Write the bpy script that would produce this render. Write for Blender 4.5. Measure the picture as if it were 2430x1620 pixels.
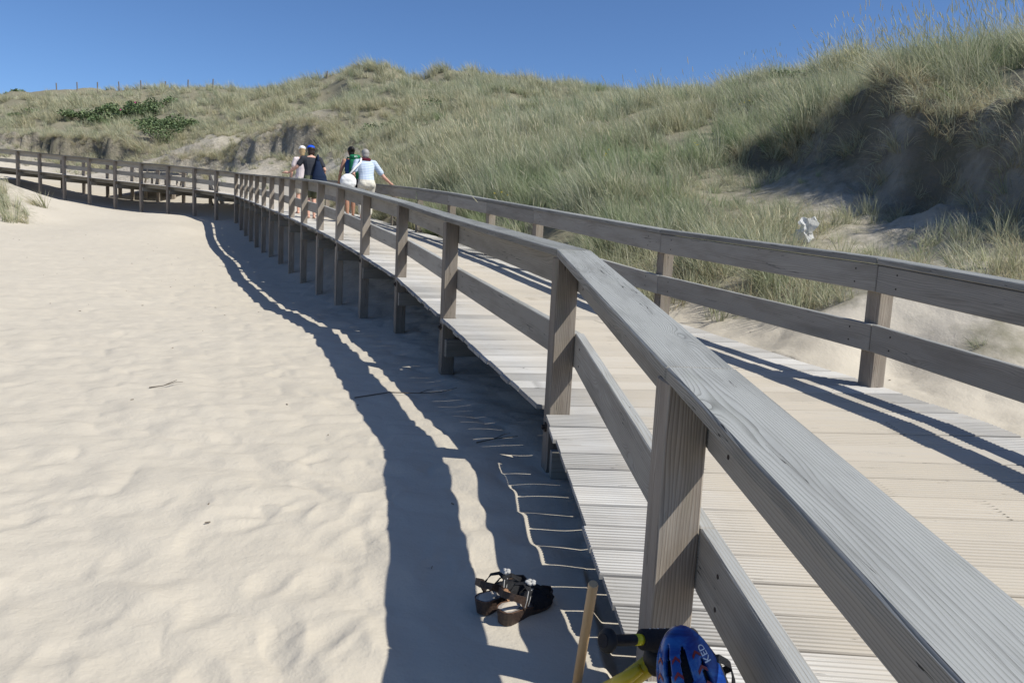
import bpy, bmesh, math, random
import numpy as np
from mathutils import Vector, Matrix

for o in list(bpy.data.objects):
    bpy.data.objects.remove(o, do_unlink=True)
S = bpy.context.scene
C = S.collection
R_ = math.radians
random.seed(7)
rng = np.random.default_rng(11)

# ------------------------------------------------------------------ camera, sky, sun, exposure
CZ = 1.45                                   # eye height above the near sand
FP, PITCH, ROLL = 1840.4, 0.13097, 0.04995  # focal length in pixels of a 2430 px wide frame
cp, sp, cr, sr = math.cos(PITCH), math.sin(PITCH), math.cos(ROLL), math.sin(ROLL)
e_u, e_v, fw = Vector((1, 0, 0)), Vector((0, -sp, -cp)), Vector((0, cp, -sp))
right, down = cr * e_u - sr * e_v, sr * e_u + cr * e_v
cam = bpy.data.cameras.new('camera')
cam.sensor_fit = 'HORIZONTAL'; cam.sensor_width = 36.0; cam.lens = 36.0 * FP / 2430.0
cam.clip_start = 0.05; cam.clip_end = 6000
co = bpy.data.objects.new('camera', cam); C.objects.link(co)
M = Matrix((right, -down, -fw)).transposed().to_4x4(); M.translation = (0, 0, CZ)
co.matrix_world = M
S.camera = co

SUN_AZ = math.atan2(0.932, -0.362)          # towards the sun, from +Y clockwise
SUN_EL = R_(50.6)
W = bpy.data.worlds.new('World'); S.world = W; W.use_nodes = True
nt = W.node_tree; nt.nodes.clear()
sky = nt.nodes.new('ShaderNodeTexSky'); sky.sky_type = 'NISHITA'; sky.sun_disc = False
sky.sun_elevation = SUN_EL; sky.sun_rotation = SUN_AZ
sky.altitude = 0; sky.air_density = 0.64; sky.dust_density = 0.55; sky.ozone_density = 6.5
bg = nt.nodes.new('ShaderNodeBackground'); bg.inputs[1].default_value = 0.116
wo = nt.nodes.new('ShaderNodeOutputWorld')
hs_ = nt.nodes.new('ShaderNodeHueSaturation'); hs_.inputs['Saturation'].default_value = 1.05
nt.links.new(sky.outputs[0], hs_.inputs['Color']); nt.links.new(hs_.outputs[0], bg.inputs[0]); nt.links.new(bg.outputs[0], wo.inputs[0])
sl = bpy.data.lights.new('sun', 'SUN'); sl.energy = 4.3; sl.angle = R_(0.5); sl.color = (1, .975, .90)
so = bpy.data.objects.new('sun', sl); C.objects.link(so)
sd = Vector((math.sin(SUN_AZ) * math.cos(SUN_EL), math.cos(SUN_AZ) * math.cos(SUN_EL), math.sin(SUN_EL)))
so.rotation_euler = sd.to_track_quat('Z', 'Y').to_euler(); so.location = (20, -10, 30)
S.view_settings.view_transform = 'Standard'; S.view_settings.look = 'None'
S.view_settings.gamma = 1; S.view_settings.use_curve_mapping = False
S.view_settings.exposure = 0.27
S.cycles.max_bounces = 6; S.cycles.transparent_max_bounces = 4

# ------------------------------------------------------------------ helpers
def ray(x, y):
    u2, v2 = (x - 1215.0) / FP, (y - 810.0) / FP
    u, v = u2 * cr + v2 * sr, -u2 * sr + v2 * cr
    return np.array((u, cp - v * sp, -(sp + v * cp)))

def at(x, y, Y):
    """a point of the place: where the sight line through a photo pixel reaches distance Y"""
    d = ray(x, y); p = d * Y / d[1]; p[2] += CZ
    return p

def atd(x, y, Y):
    return at(x * 1.0332, y * 1.0332, Y)

def tag(o, label=None, cat=None, group=None, kind=None):
    if label: o['label'] = label
    if cat: o['category'] = cat
    if group: o['group'] = group
    if kind: o['kind'] = kind
    return o

def empty(name, loc, rz=0):
    o = bpy.data.objects.new(name, None); o.empty_display_size = .1
    o.location = loc; o.rotation_euler = (0, 0, rz); C.objects.link(o)
    return o

def link(name, me, mat=None, parent=None, loc=None, smooth=False):
    o = bpy.data.objects.new(name, me); C.objects.link(o)
    if mat is not None and not me.materials: me.materials.append(mat)
    if parent is not None:
        o.parent = parent
    if loc is not None: o.location = loc
    if smooth:
        me.polygons.foreach_set('use_smooth', [True] * len(me.polygons))
    return o

def bm_obj(name, bm, mat=None, parent=None, loc=None, smooth=False):
    me = bpy.data.meshes.new(name); bm.normal_update(); bm.to_mesh(me); bm.free()
    return link(name, me, mat, parent, loc, smooth)

def hexa(bm, c8, uvf=None):
    """a solid from 8 corners: 4 of the bottom, then 4 of the top, same order"""
    v = [bm.verts.new(p) for p in c8]
    fs = [(3, 2, 1, 0), (4, 5, 6, 7), (0, 1, 5, 4), (1, 2, 6, 5), (2, 3, 7, 6), (3, 0, 4, 7)]
    return [bm.faces.new([v[i] for i in f]) for f in fs]

def wood_uv(bm, origin, axis, side, bev=0.0):
    """bevel, then UV in metres: u along the board, v round it"""
    if bev:
        bmesh.ops.bevel(bm, geom=list(bm.edges), offset=bev, segments=1, affect='EDGES', profile=.5)
    bm.normal_update()
    uv = bm.loops.layers.uv.verify()
    a = Vector(axis).normalized(); s = Vector(side); s = (s - a * s.dot(a)).normalized(); t = a.cross(s)
    og = Vector(origin)
    for f in bm.faces:
        n = f.normal
        na, ns, ntt = abs(n.dot(a)), abs(n.dot(s)), abs(n.dot(t))
        for l in f.loops:
            d = l.vert.co - og
            A, B, T = d.dot(a), d.dot(s), d.dot(t)
            if na > ns and na > ntt: l[uv].uv = (B * .3, T)
            elif ns > ntt: l[uv].uv = (A, T + 7.3)
            else: l[uv].uv = (A, B)

def board(name, p0, p1, w, h, mat, parent, side=None, bev=.004):
    """a straight timber: p0, p1 centre ends, w across (side), h in the third direction"""
    p0, p1 = Vector(p0), Vector(p1); a = (p1 - p0).normalized()
    if side is None: side = Vector((a.y, -a.x, 0)) if abs(a.z) < .9 else Vector((1, 0, 0))
    s = Vector(side); s = (s - a * s.dot(a)).normalized(); t = s.cross(a)
    if t.z < -.01: t = -t
    bm = bmesh.new(); c = []
    for k in (-1, 1):
        c += [p0 - s * w / 2 + t * k * h / 2, p0 + s * w / 2 + t * k * h / 2,
              p1 + s * w / 2 + t * k * h / 2, p1 - s * w / 2 + t * k * h / 2]
    hexa(bm, c); bmesh.ops.recalc_face_normals(bm, faces=bm.faces)
    wood_uv(bm, p0, a, s, bev)
    return bm_obj(name, bm, mat, parent)

def tube(bm, pts, rads, n=8, cap=True):
    """a tapered tube through points"""
    pts = [Vector(p) for p in pts]; rings = []
    ref = Vector((0, 0, 1))
    for i, p in enumerate(pts):
        a = (pts[min(i + 1, len(pts) - 1)] - pts[max(i - 1, 0)]).normalized()
        r = ref if abs(a.dot(ref)) < .95 else Vector((1, 0, 0))
        x = a.cross(r).normalized(); y = x.cross(a)
        rad = rads[i] if hasattr(rads, '__len__') else rads
        rings.append([bm.verts.new(p + (x * math.cos(q) + y * math.sin(q)) * rad) for q in np.linspace(0, 2 * math.pi, n, endpoint=False)])
    for A, B in zip(rings, rings[1:]):
        for i in range(n):
            bm.faces.new((A[i], A[(i + 1) % n], B[(i + 1) % n], B[i]))
    if cap:
        bm.faces.new(rings[0][::-1]); bm.faces.new(rings[-1])
    return rings

def ball(bm, c, r, seg=12, rings=8, rot=None):
    r = r if hasattr(r, '__len__') else (r, r, r)
    m = Matrix.Translation(c) @ (rot.to_4x4() if rot is not None else Matrix()) @ Matrix.Diagonal((*r, 1))
    bmesh.ops.create_uvsphere(bm, u_segments=seg, v_segments=rings, radius=1, matrix=m)

# ------------------------------------------------------------------ materials
class NB:
    def __init__(s, name):
        s.m = bpy.data.materials.new(name); s.m.use_nodes = True; s.t = s.m.node_tree
        s.t.nodes.clear()
        s.out = s.t.nodes.new('ShaderNodeOutputMaterial'); s.b = s.t.nodes.new('ShaderNodeBsdfPrincipled')
        s.t.links.new(s.b.outputs[0], s.out.inputs[0]); s.b.inputs['Roughness'].default_value = .8
        s.b.inputs['Specular IOR Level'].default_value = .25
    def n(s, ty, **k):
        x = s.t.nodes.new(ty)
        for a, v in k.items():
            if a in ('ins',):
                for i, q in v.items():
                    if hasattr(q, 'is_linked') or isinstance(q, bpy.types.NodeSocket): s.t.links.new(q, x.inputs[i])
                    else: x.inputs[i].default_value = q
            else: setattr(x, a, v)
        return x
    def math(s, op, a, b=None, c=None, clamp=False):
        x = s.t.nodes.new('ShaderNodeMath'); x.operation = op; x.use_clamp = clamp
        for i, q in enumerate((a, b, c)):
            if q is None: continue
            if isinstance(q, (int, float)): x.inputs[i].default_value = q
            else: s.t.links.new(q, x.inputs[i])
        return x.outputs[0]
    def mix(s, f, a, b, bt='MIX'):
        x = s.t.nodes.new('ShaderNodeMix'); x.data_type = 'RGBA'; x.blend_type = bt
        for i, q in ((0, f), (6, a), (7, b)):
            if isinstance(q, (int, float)): x.inputs[i].default_value = q
            elif isinstance(q, tuple): x.inputs[i].default_value = (*q, 1) if len(q) == 3 else q
            else: s.t.links.new(q, x.inputs[i])
        return x.outputs[2]
    def ramp(s, f, stops, interp='LINEAR'):
        x = s.t.nodes.new('ShaderNodeValToRGB'); x.color_ramp.interpolation = interp
        e = x.color_ramp.elements
        while len(e) < len(stops): e.new(.5)
        for i, (p, c) in enumerate(stops):
            e[i].position = p; e[i].color = (*c, 1) if len(c) == 3 else c
        s.t.links.new(f, x.inputs[0]); return x.outputs[0]
    def noise(s, vec, scale, det=4, rough=.55, dist=0.0):
        x = s.n('ShaderNodeTexNoise'); x.inputs['Scale'].default_value = scale; x.inputs['Detail'].default_value = det
        x.inputs['Roughness'].default_value = rough; x.inputs['Distortion'].default_value = dist
        if vec is not None: s.t.links.new(vec, x.inputs['Vector'])
        return x.outputs[0]
    def mapv(s, vec, sc=(1, 1, 1), loc=(0, 0, 0)):
        x = s.n('ShaderNodeMapping'); x.inputs['Scale'].default_value = sc; x.inputs['Location'].default_value = loc
        s.t.links.new(vec, x.inputs['Vector']); return x.outputs[0]
    def bump(s, h, strength, dist, normal=None):
        x = s.n('ShaderNodeBump'); x.inputs['Strength'].default_value = strength; x.inputs['Distance'].default_value = dist
        s.t.links.new(h, x.inputs['Height'])
        if normal is not None: s.t.links.new(normal, x.inputs['Normal'])
        return x.outputs[0]
    def set(s, k, v):
        if isinstance(v, (int, float)): s.b.inputs[k].default_value = v
        elif isinstance(v, tuple): s.b.inputs[k].default_value = (*v, 1) if len(v) == 3 else v
        else: s.t.links.new(v, s.b.inputs[k])

def plain(name, col, rough=.6, var=.12, scale=30, bump=0.0, spec=.3, metal=0.0):
    """a procedural material with slight uneven tone"""
    m = NB(name); tc = m.n('ShaderNodeTexCoord').outputs['Object']
    nz = m.noise(tc, scale, 5, .6)
    m.set('Base Color', m.mix(nz, tuple(c * (1 - var) for c in col), tuple(min(1, c * (1 + var)) for c in col)))
    m.set('Roughness', rough); m.set('Specular IOR Level', spec); m.set('Metallic', metal)
    if bump: m.set('Normal', m.bump(m.noise(tc, scale * 2, 4), bump, .01))
    return m.m

def wood(name, top, side, dark, ring=60.0, knots=True, bump=.5, green=0.0, sandy=False, pw=3.2):
    """weathered softwood: growth rings bent round knots, checks along the grain; u runs along the board"""
    m = NB(name)
    uv = m.n('ShaderNodeUVMap').outputs[0]
    rnd = m.n('ShaderNodeObjectInfo').outputs['Random']
    off = m.n('ShaderNodeCombineXYZ'); m.t.links.new(m.math('MULTIPLY', rnd, 37.0), off.inputs[0]); m.t.links.new(m.math('MULTIPLY', rnd, 91.0), off.inputs[1])
    vm = m.n('ShaderNodeVectorMath', operation='ADD'); m.t.links.new(uv, vm.inputs[0]); m.t.links.new(off.outputs[0], vm.inputs[1])
    P = vm.outputs[0]
    sx = m.n('ShaderNodeSeparateXYZ'); m.t.links.new(P, sx.inputs[0])
    # knots
    if knots:
        vo = m.n('ShaderNodeTexVoronoi'); vo.inputs['Scale'].default_value = 1.0; vo.inputs['Randomness'].default_value = .9
        m.t.links.new(m.mapv(P, (1.7, 5.5, 1)), vo.inputs['Vector'])
        d = vo.outputs['Distance']
        k = m.math('EXPONENT', m.math('MULTIPLY', m.math('MULTIPLY', d, d), -38.0))
        kc = m.math('EXPONENT', m.math('MULTIPLY', m.math('MULTIPLY', d, d), -230.0))
    lo = m.noise(m.mapv(P, (.55, 5, 1)), 1.0, 3, .5)
    wav = m.noise(m.mapv(P, (2.5, 26, 1)), 1.0, 2, .5)
    g = m.math('ADD', m.math('MULTIPLY', sx.outputs[1], ring), m.math('MULTIPLY', lo, ring * .16))
    g = m.math('ADD', g, m.math('MULTIPLY', wav, .5))
    if knots: g = m.math('ADD', g, m.math('MULTIPLY', k, ring * .075))
    saw = m.math('FRACT', g)
    ringv = m.math('POWER', saw, pw)
    fine = m.noise(m.mapv(P, (7, 420, 1)), 1.0, 3, .6)
    blot = m.noise(m.mapv(P, (1.6, 9, 1)), 1.0, 4, .6)
    ck = m.noise(m.mapv(P, (.9, 34, 3)), 1.0, 2, .45)
    ckm = m.noise(m.mapv(P, (1.3, 12, 9)), 1.0, 1, .5)
    crack = m.math('MULTIPLY', m.math('LESS_THAN', m.math('ABSOLUTE', m.math('SUBTRACT', ck, .5)), .0032), m.math('GREATER_THAN', ckm, .58))
    # upward faces bleach silver, upright ones keep a warmer tone
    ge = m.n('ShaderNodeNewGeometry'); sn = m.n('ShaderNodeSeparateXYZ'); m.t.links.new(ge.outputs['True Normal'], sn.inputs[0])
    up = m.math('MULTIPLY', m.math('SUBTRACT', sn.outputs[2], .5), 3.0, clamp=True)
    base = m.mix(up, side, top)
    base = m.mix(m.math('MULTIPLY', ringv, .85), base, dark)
    base = m.mix(m.math('MULTIPLY', fine, .38), base, tuple(min(1, c * 1.35) for c in top))
    base = m.mix(m.math('MULTIPLY', m.math('SUBTRACT', blot, .46), 1.7, clamp=True), base, tuple(c * .78 for c in dark))
    vari = m.math('MULTIPLY_ADD', rnd, .46 if sandy else .36, .74 if sandy else .80)
    hv = m.n('ShaderNodeHueSaturation'); m.t.links.new(base, hv.inputs['Color']); m.t.links.new(vari, hv.inputs['Value'])
    base = hv.outputs[0]
    if green:
        gz = m.noise(m.mapv(P, (2.2, 6, 1)), 1.0, 4, .65)
        base = m.mix(m.math('MULTIPLY', m.math('SUBTRACT', gz, .55), 4.0 * green, clamp=True), base, (.13, .15, .065))
    if sandy:
        at_ = m.n('ShaderNodeAttribute'); at_.attribute_name = 'sandy'
        sn2 = m.noise(m.mapv(P, (2.2, 30, 1)), 1.0, 4, .6)
        base = m.mix(m.math('MULTIPLY', at_.outputs['Fac'], m.math('MULTIPLY_ADD', sn2, .9, .42), clamp=True), base, (.495, .437, .352))
    if knots: base = m.mix(m.math('MULTIPLY', kc, .85), base, tuple(c * .55 for c in dark))
    base = m.mix(m.math('MULTIPLY', crack, .85), base, (.02, .018, .016))
    m.set('Base Color', base); m.set('Roughness', .85); m.set('Specular IOR Level', .18)
    h = m.math('ADD', m.math('MULTIPLY', ringv, -.5), m.math('MULTIPLY', fine, .45))
    h = m.math('ADD', h, m.math('MULTIPLY', crack, -1.6))
    m.set('Normal', m.bump(h, bump, .003))
    return m.m

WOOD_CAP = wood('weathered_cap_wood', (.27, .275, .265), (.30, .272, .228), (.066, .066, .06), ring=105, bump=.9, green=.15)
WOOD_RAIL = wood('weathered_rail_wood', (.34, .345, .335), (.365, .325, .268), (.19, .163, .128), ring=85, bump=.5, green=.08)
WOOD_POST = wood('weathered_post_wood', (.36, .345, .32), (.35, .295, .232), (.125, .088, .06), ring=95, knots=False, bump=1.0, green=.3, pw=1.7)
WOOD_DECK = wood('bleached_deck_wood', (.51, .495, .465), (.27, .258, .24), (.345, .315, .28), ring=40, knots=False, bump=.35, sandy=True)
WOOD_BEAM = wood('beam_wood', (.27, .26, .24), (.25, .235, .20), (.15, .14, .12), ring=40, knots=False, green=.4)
RUST = plain('rusty_iron', (.045, .033, .027), .7, .4, 90, .4)

# ------------------------------------------------------------------ the lie of the boardwalk (inner line of its left posts; z is the deck)
LP = [(1.03, -2.60, -1.90), (.80, -.20, -1.595), (.575, 2.18, -1.285), (.36, 4.42, -.993), (-.55, 7.36, -.776), (-1.39, 9.94, -.555), (-2.25, 11.97, -.355),
      (-3.05, 13.75, -.17), (-3.83, 15.47, -.012), (-4.61, 17.17, .12), (-5.41, 18.98, .25), (-6.25, 20.92, .386), (-7.11, 22.84, .518),
      (-7.95, 24.72, .644), (-8.77, 26.53, .77), (-9.56, 28.26, .893), (-10.31, 29.9, 1.003), (-11.02, 31.43, 1.11), (-11.74, 32.85, 1.225),
      (-13.0, 34.0, 1.357), (-14.35, 34.98, 1.485), (-15.92, 35.88, 1.605), (-17.56, 36.74, 1.712), (-19.22, 37.61, 1.83), (-20.93, 38.48, 1.953),
      (-22.66, 39.36, 2.076), (-24.42, 40.25, 2.21), (-26.13, 41.17, 2.342), (-27.9, 42.1, 2.47), (-29.7, 43.05, 2.6)]
LP = [Vector((x, y, z + CZ)) for x, y, z in LP]
NL = len(LP)
ND = []                                     # which way the planks run at each post
for i in range(NL):
    a = (LP[min(i + 1, NL - 1)] - LP[i]); b = (LP[i] - LP[max(i - 1, 0)])
    a.z = b.z = 0
    t = (a.normalized() if a.length else Vector()) + (b.normalized() if b.length else Vector()); t.normalize()
    ND.append(Vector((t.y, -t.x, 0)))
for i, v in ((0, (1, -.05)), (1, (1, -.05)), (2, (1, -.05)), (3, (1, .13)), (4, (1, .40)), (5, (1, .39)), (6, (1, .425))):
    ND[i] = Vector((*v, 0)).normalized()
RW = 2.23
RP = [(3.95, -2.7), (3.80, .5), (3.43, 2.95), (2.62, 5.57), (1.55, 8.22), (.27, 11.62), (-.50, 13.33), (-1.33, 15.2), (-2.19, 17.02), (-3.03, 18.86)]
for i in range(11, NL):
    p = LP[i] + ND[i] * RW; RP.append((p.x, p.y))
RP = [Vector((x, y, 0)) for x, y in RP]

def cross_right(p, d):
    """where a line from p along d meets the right-hand post line"""
    best = None
    for a, b in zip(RP, RP[1:]):
        e = b - a; den = d.x * e.y - d.y * e.x
        if abs(den) < 1e-9: continue
        w = a - p
        t = (w.x * e.y - w.y * e.x) / den; u = (w.x * d.y - w.y * d.x) / den
        if -.001 <= u <= 1.001 and t > .5 and (best is None or t < best): best = t
    return best or RW

def deck_z_right(q):
    """deck height at a point near the right-hand line"""
    best = None
    for i in range(NL - 1):
        a, b = LP[i], LP[i + 1]
        n = (ND[i] + ND[i + 1]) / 2
        e = b - a; w = q - a; den = e.x * n.y - e.y * n.x
        u = (w.x * n.y - w.y * n.x) / den
        if -.02 <= u <= 1.02:
            d = abs((w - e * u).xy.length - 2.4)
            if best is None or d < best[0]: best = (d, a.z + (b.z - a.z) * u)
    return best[1] if best else LP[0].z
for p in RP: p.z = deck_z_right(p)

# ------------------------------------------------------------------ terrain
def hsh(ix, iy, seed):
    h = (ix.astype(np.int64) * 374761393 + iy.astype(np.int64) * 668265263 + seed * 1442695041) & 0x7fffffff
    h = ((h ^ (h >> 13)) * 1274126177) & 0x7fffffff
    return ((h ^ (h >> 16)) & 0xffff) / 65535.0

def vn(x, y, seed=0):
    ix, iy = np.floor(x), np.floor(y); fx, fy = x - ix, y - iy
    fx = fx * fx * fx * (fx * (fx * 6 - 15) + 10); fy = fy * fy * fy * (fy * (fy * 6 - 15) + 10)
    a, b, c, d = hsh(ix, iy, seed), hsh(ix + 1, iy, seed), hsh(ix, iy + 1, seed), hsh(ix + 1, iy + 1, seed)
    return (a * (1 - fx) + b * fx) * (1 - fy) + (c * (1 - fx) + d * fx) * fy - .5

def fbm(x, y, f, o=4, seed=0, g=.5):
    s = 0; a = 1
    for k in range(o):
        s = s + a * vn(x * f + 13.7 * k, y * f - 7.1 * k, seed + k); f *= 2.03; a *= g
    return s

CTL = []                                    # x, y, z, how grassy
def cd(px, py, Y, g): CTL.append((*atd(px, py, Y), g))
def cw(x, y, z, g): CTL.append((x, y, z + CZ, g))
sand_at = [(.24, 4.42, -1.34), (-.67, 7.36, -1.33), (-1.5, 9.94, -1.29), (-2.38, 11.97, -1.34), (-3.18, 13.75, -1.35), (-3.96, 15.47, -1.3), (-4.72, 17.13, -1.225),
           (-5.53, 18.95, -1.126), (-6.39, 20.93, -.99), (-7.25, 22.85, -.90), (-8.08, 24.73, -.828), (-8.91, 26.55, -.729), (-9.71, 28.3, -.58), (-10.45, 29.9, -.41),
           (-11.17, 31.4, -.2), (-11.86, 32.86, .094), (-13.08, 34, .17), (-14.29, 35.07, .32), (-15.96, 35.86, .35), (-17.6, 36.73, .40), (-19.25, 37.6, .49),
           (-20.95, 38.5, .65), (-22.67, 39.37, .83), (-24.45, 40.26, .97), (-26.13, 41.2, 1.22)]
for k, (x, y, z) in enumerate(sand_at):
    cw(x, y, z, 0)
    if k < 15: cw(x - 1.6, y - .3, z - .03, 0)
    elif k < 18: cw(x - 1.2, y - 2.2, z - .22, 0)
    else: cw(x + .5, y - 2.2, z - .06, 0)
for x, y, z in ((.35, 2.0, -1.42), (-.6, 2.4, -1.42), (-2.2, 2.5, -1.42), (-5, 3, -1.36), (.5, .4, -1.5), (-2, .3, -1.48), (-5, 0, -1.45), (0, -3, -1.7), (-5, -4, -1.6), (3, -4, -1.75), (7, -3, -1.5),
                (-4.5, 6.5, -1.36), (-8, 8, -1.2), (-8, 14, -1.15), (-13, 14, -.8), (-13, 20, -.7), (-9.5, 20, -.95), (-14, 25, -.45), (-12.5, 29, -.35), (-15.5, 30, -.1), (-17, 33, .2)):
    cw(x, y, z, 0)
# grassy mound at the left edge, in front of the far boardwalk
for a in ((-19.0, 27, 1.15, 1), (-17.6, 26.6, .30, .85), (-17.15, 27.2, .05, .6), (-18.2, 25, .4, .9), (-16.6, 27.4, -.2, 0), (-21.5, 27, 1.9, 1), (-20, 23.5, .9, 1), (-18, 23, .05, .1), (-22, 31, 1.9, 1), (-19.4, 30.4, .7, .4), (-26, 30, 2.4, 1), (-22, 20, .8, 1), (-15.6, 27.6, -.32, 0), (-16.6, 29.2, -.1, 0), (-15.4, 24.5, -.45, 0), (-28, 18, 1.6, 1), (-18, 4, .2, .3), (-40, 10, 3, 1), (-40, 25, 4, 1)):
    cw(*a)
# sand beside the right edge of the deck, rising to the grass
for a in ((3.35, 5.7, -1.0, 0), (3.2, 6.6, -.93, 0), (4.3, 5.7, -.93, .1), (5.0, 4.7, -.95, .2), (4.2, 3.2, -1.2, 0), (5.6, 3, -1.05, .2), (4.6, 0, -1.5, 0), (6.5, 0, -1.2, .3), (2.4, 7.4, -.86, 0), (1.95, 8.5, -.78, .15), (1.25, 9.9, -.66, .55),
          (.5, 11.6, -.56, .85), (-.1, 13.3, -.4, .9), (-.9, 15.2, -.2, 1), (-1.75, 17, 0.0, 1), (-2.6, 18.9, .15, 1), (-3.6, 21, .35, 1), (-5.2, 24.6, .5, .9), (-6.9, 28.2, .7, .6), (-8.6, 31.5, .9, .4), (-10.2, 34.5, 1.0, .2)):
    cw(*a)
for a in ((1650, 600, 9.8, .85), (1760, 655, 8.6, .8), (1890, 690, 7.9, .7), (2000, 660, 7.6, .55), (2160, 700, 7.0, .2), (1950, 770, 6.8, 0), (2100, 640, 8.2, .25), (1850, 540, 11, .58), (1600, 490, 13, .75), (1700, 430, 15, .68), (1900, 430, 13, .5), (1750, 480, 12.8, .7), (1520, 540, 11.9, .8), (2050, 580, 10, .52),
          (2200, 570, 9, .6), (2352, 640, 7.6, .62), (2300, 780, 6.3, .6), (2352, 560, 8.6, .68), (2150, 620, 8.2, .55), (2250, 530, 9.6, .5),
          (1560, 385, 17.5, 1), (1700, 330, 18, 1), (1500, 300, 23, 1), (1400, 430, 16, 1), (1300, 470, 14.2, 1), (1150, 430, 18.2, 1), (1020, 418, 20.5, 1), (1300, 390, 18.5, 1), (1300, 300, 26, 1), (1300, 262, 37, 1), (1450, 270, 33, 1),
          (1100, 380, 23, 1), (1100, 300, 31, 1), (1100, 225, 46, 1), (950, 360, 27, 1), (950, 280, 38, 1), (900, 205, 53, 1),
          (865, 157, 62, 1), (800, 197, 64, 1), (950, 208, 63, 1), (945, 212, 57, 1), (968, 188, 60, 1), (918, 186, 58, 1), (1020, 163, 60, 1), (1110, 194, 55, 1), (1200, 194, 54, 1), (1280, 228, 50, 1), (1340, 236, 47, 1), (1450, 264, 41, 1), (1520, 238, 35, 1), (1600, 227, 30, 1), (1700, 217, 26.5, 1),
          (1790, 180, 25, 1), (1870, 172, 24.5, 1), (1930, 138, 24, 1), (1990, 136, 24, 1), (2045, 200, 24, 1),
          (757, 176, 67, 1), (700, 203, 71, 1), (610, 219, 74, 1), (520, 207, 75, 1), (430, 207, 75, 1), (300, 206, 76, 1), (200, 216, 78, 1), (100, 212, 80, 1), (0, 226, 84, 1), (-300, 226, 84, 1), (-800, 230, 84, 1),
          (0, 290, 62, 1), (200, 262, 64, 1), (400, 252, 63, 1), (600, 258, 59, 1), (750, 258, 53, 1), (820, 330, 43, 1), (-300, 300, 60, 1), (-800, 320, 60, 1),
          (0, 345, 53, .5), (150, 322, 54, .9), (300, 340, 51, .9), (420, 352, 48, .45), (500, 368, 46.5, .42), (600, 370, 44, .5), (690, 393, 40.5, .55), (560, 400, 42, .35), (775, 345, 40, 1), (830, 392, 31, .8), (880, 400, 27, .9),
          (350, 447, 42, 0), (470, 445, 40, 0), (200, 418, 45, .1), (60, 392, 49, .15), (-300, 370, 52, .5), (640, 440, 36.5, 0)):
    cd(*a)
# behind the skyline the ground falls away
for x in (-1200, -400, 0, 400, 700): cd(x, 330, 130, 1)
for a in ((900, 290, 110, 1), (1150, 290, 100, 1), (1400, 300, 85, 1), (1600, 300, 70, 1), (1850, 260, 50, 1), (2000, 260, 45, 1)): cd(*a)
# right-hand dune: scarp foot and (less the step) its top
for a in ((2500, 500, 8.6, 0), (2352, 478, 9.6, 0), (2200, 470, 10.6, 0), (2000, 450, 12.4, 0), (1800, 405, 15, .3)): cd(*a)
TOP = [(2700, 220, 8.6, 1), (2352, 250, 10.4, 1), (2200, 262, 11.6, 1), (2000, 262, 13.3, 1), (1830, 300, 16.2, 1), (2352, 168, 11.8, 1), (2200, 168, 13.2, 1), (2100, 226, 15.2, 1), (2045, 232, 15.2, 1), (2000, 250, 15.6, 1), (2352, 140, 14, 1), (2200, 190, 17, 1), (2700, 60, 12, 1), (2352, 170, 22, 1), (3200, 60, 12, 1), (3200, 120, 20, 1), (3600, 500, 6, 1)]
SC = [((6.9, 5.2), .9), ((6.25, 8.3), 1.8), ((5.95, 10.2), 1.8), ((5.75, 12.2), 1.5), ((5.5, 14.0), 1.0), ((5.2, 15.6), .5), ((4.6, 17.2), .0)]
SC2 = [((-22, 46.6), .0), ((-18.6, 47.0), .9), ((-16.6, 46.0), 1.7), ((-13.6, 45.4), 1.8), ((-11.4, 43.6), 1.7), ((-10.0, 41.6), .9), ((-9.2, 40.0), .0)]
SC3 = [((-36, 54.5), .6), ((-31.6, 53.2), 1.5), ((-28.6, 52.6), 1.7), ((-25.8, 51.5), 1.3), ((-23.0, 50.0), .2)]

def step(x, y, line, wd, rag):
    """a broken edge: height gained on its right/uphill side, soft over wd"""
    bx = np.full(x.shape, 1e9); out = np.zeros(x.shape)
    for k, ((a, ha), (b, hb)) in enumerate(zip(line, line[1:])):
        ax, ay = a; ex, ey = b[0] - ax, b[1] - ay; L2 = ex * ex + ey * ey
        t = ((x - ax) * ex + (y - ay) * ey) / L2
        tc = np.clip(t, 0, 1)
        dx, dy = x - ax - tc * ex, y - ay - tc * ey
        d = np.hypot(dx, dy); sgn = np.sign(ex * dy - ey * dx)
        h = ha + (hb - ha) * tc
        s = -sgn * d + rag
        v = np.clip(s / wd + .5, 0, 1); v = v * v * (3 - 2 * v) * h
        w = d < bx
        out = np.where(w, v, out); bx = np.where(w, d, bx)
    return out, bx

def steps(x, y):
    rag = .55 * fbm(x, y, .55, 3, 40)
    a, da = step(x, y, SC, .62, rag)
    b, db = step(x, y, [((p[0], p[1]), h) for p, h in SC2[::-1]], .7, rag * 2.0)
    c, dc = step(x, y, [((p[0], p[1]), h) for p, h in SC3[::-1]], .5, rag * 2.2)
    fade = np.exp(-np.maximum(0, da - 3.5) / 2.5)
    return a * fade + b * np.exp(-np.maximum(0, db - 3) / 4) + c * np.exp(-np.maximum(0, dc - 3) / 4), da, np.minimum(db, dc)

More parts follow.
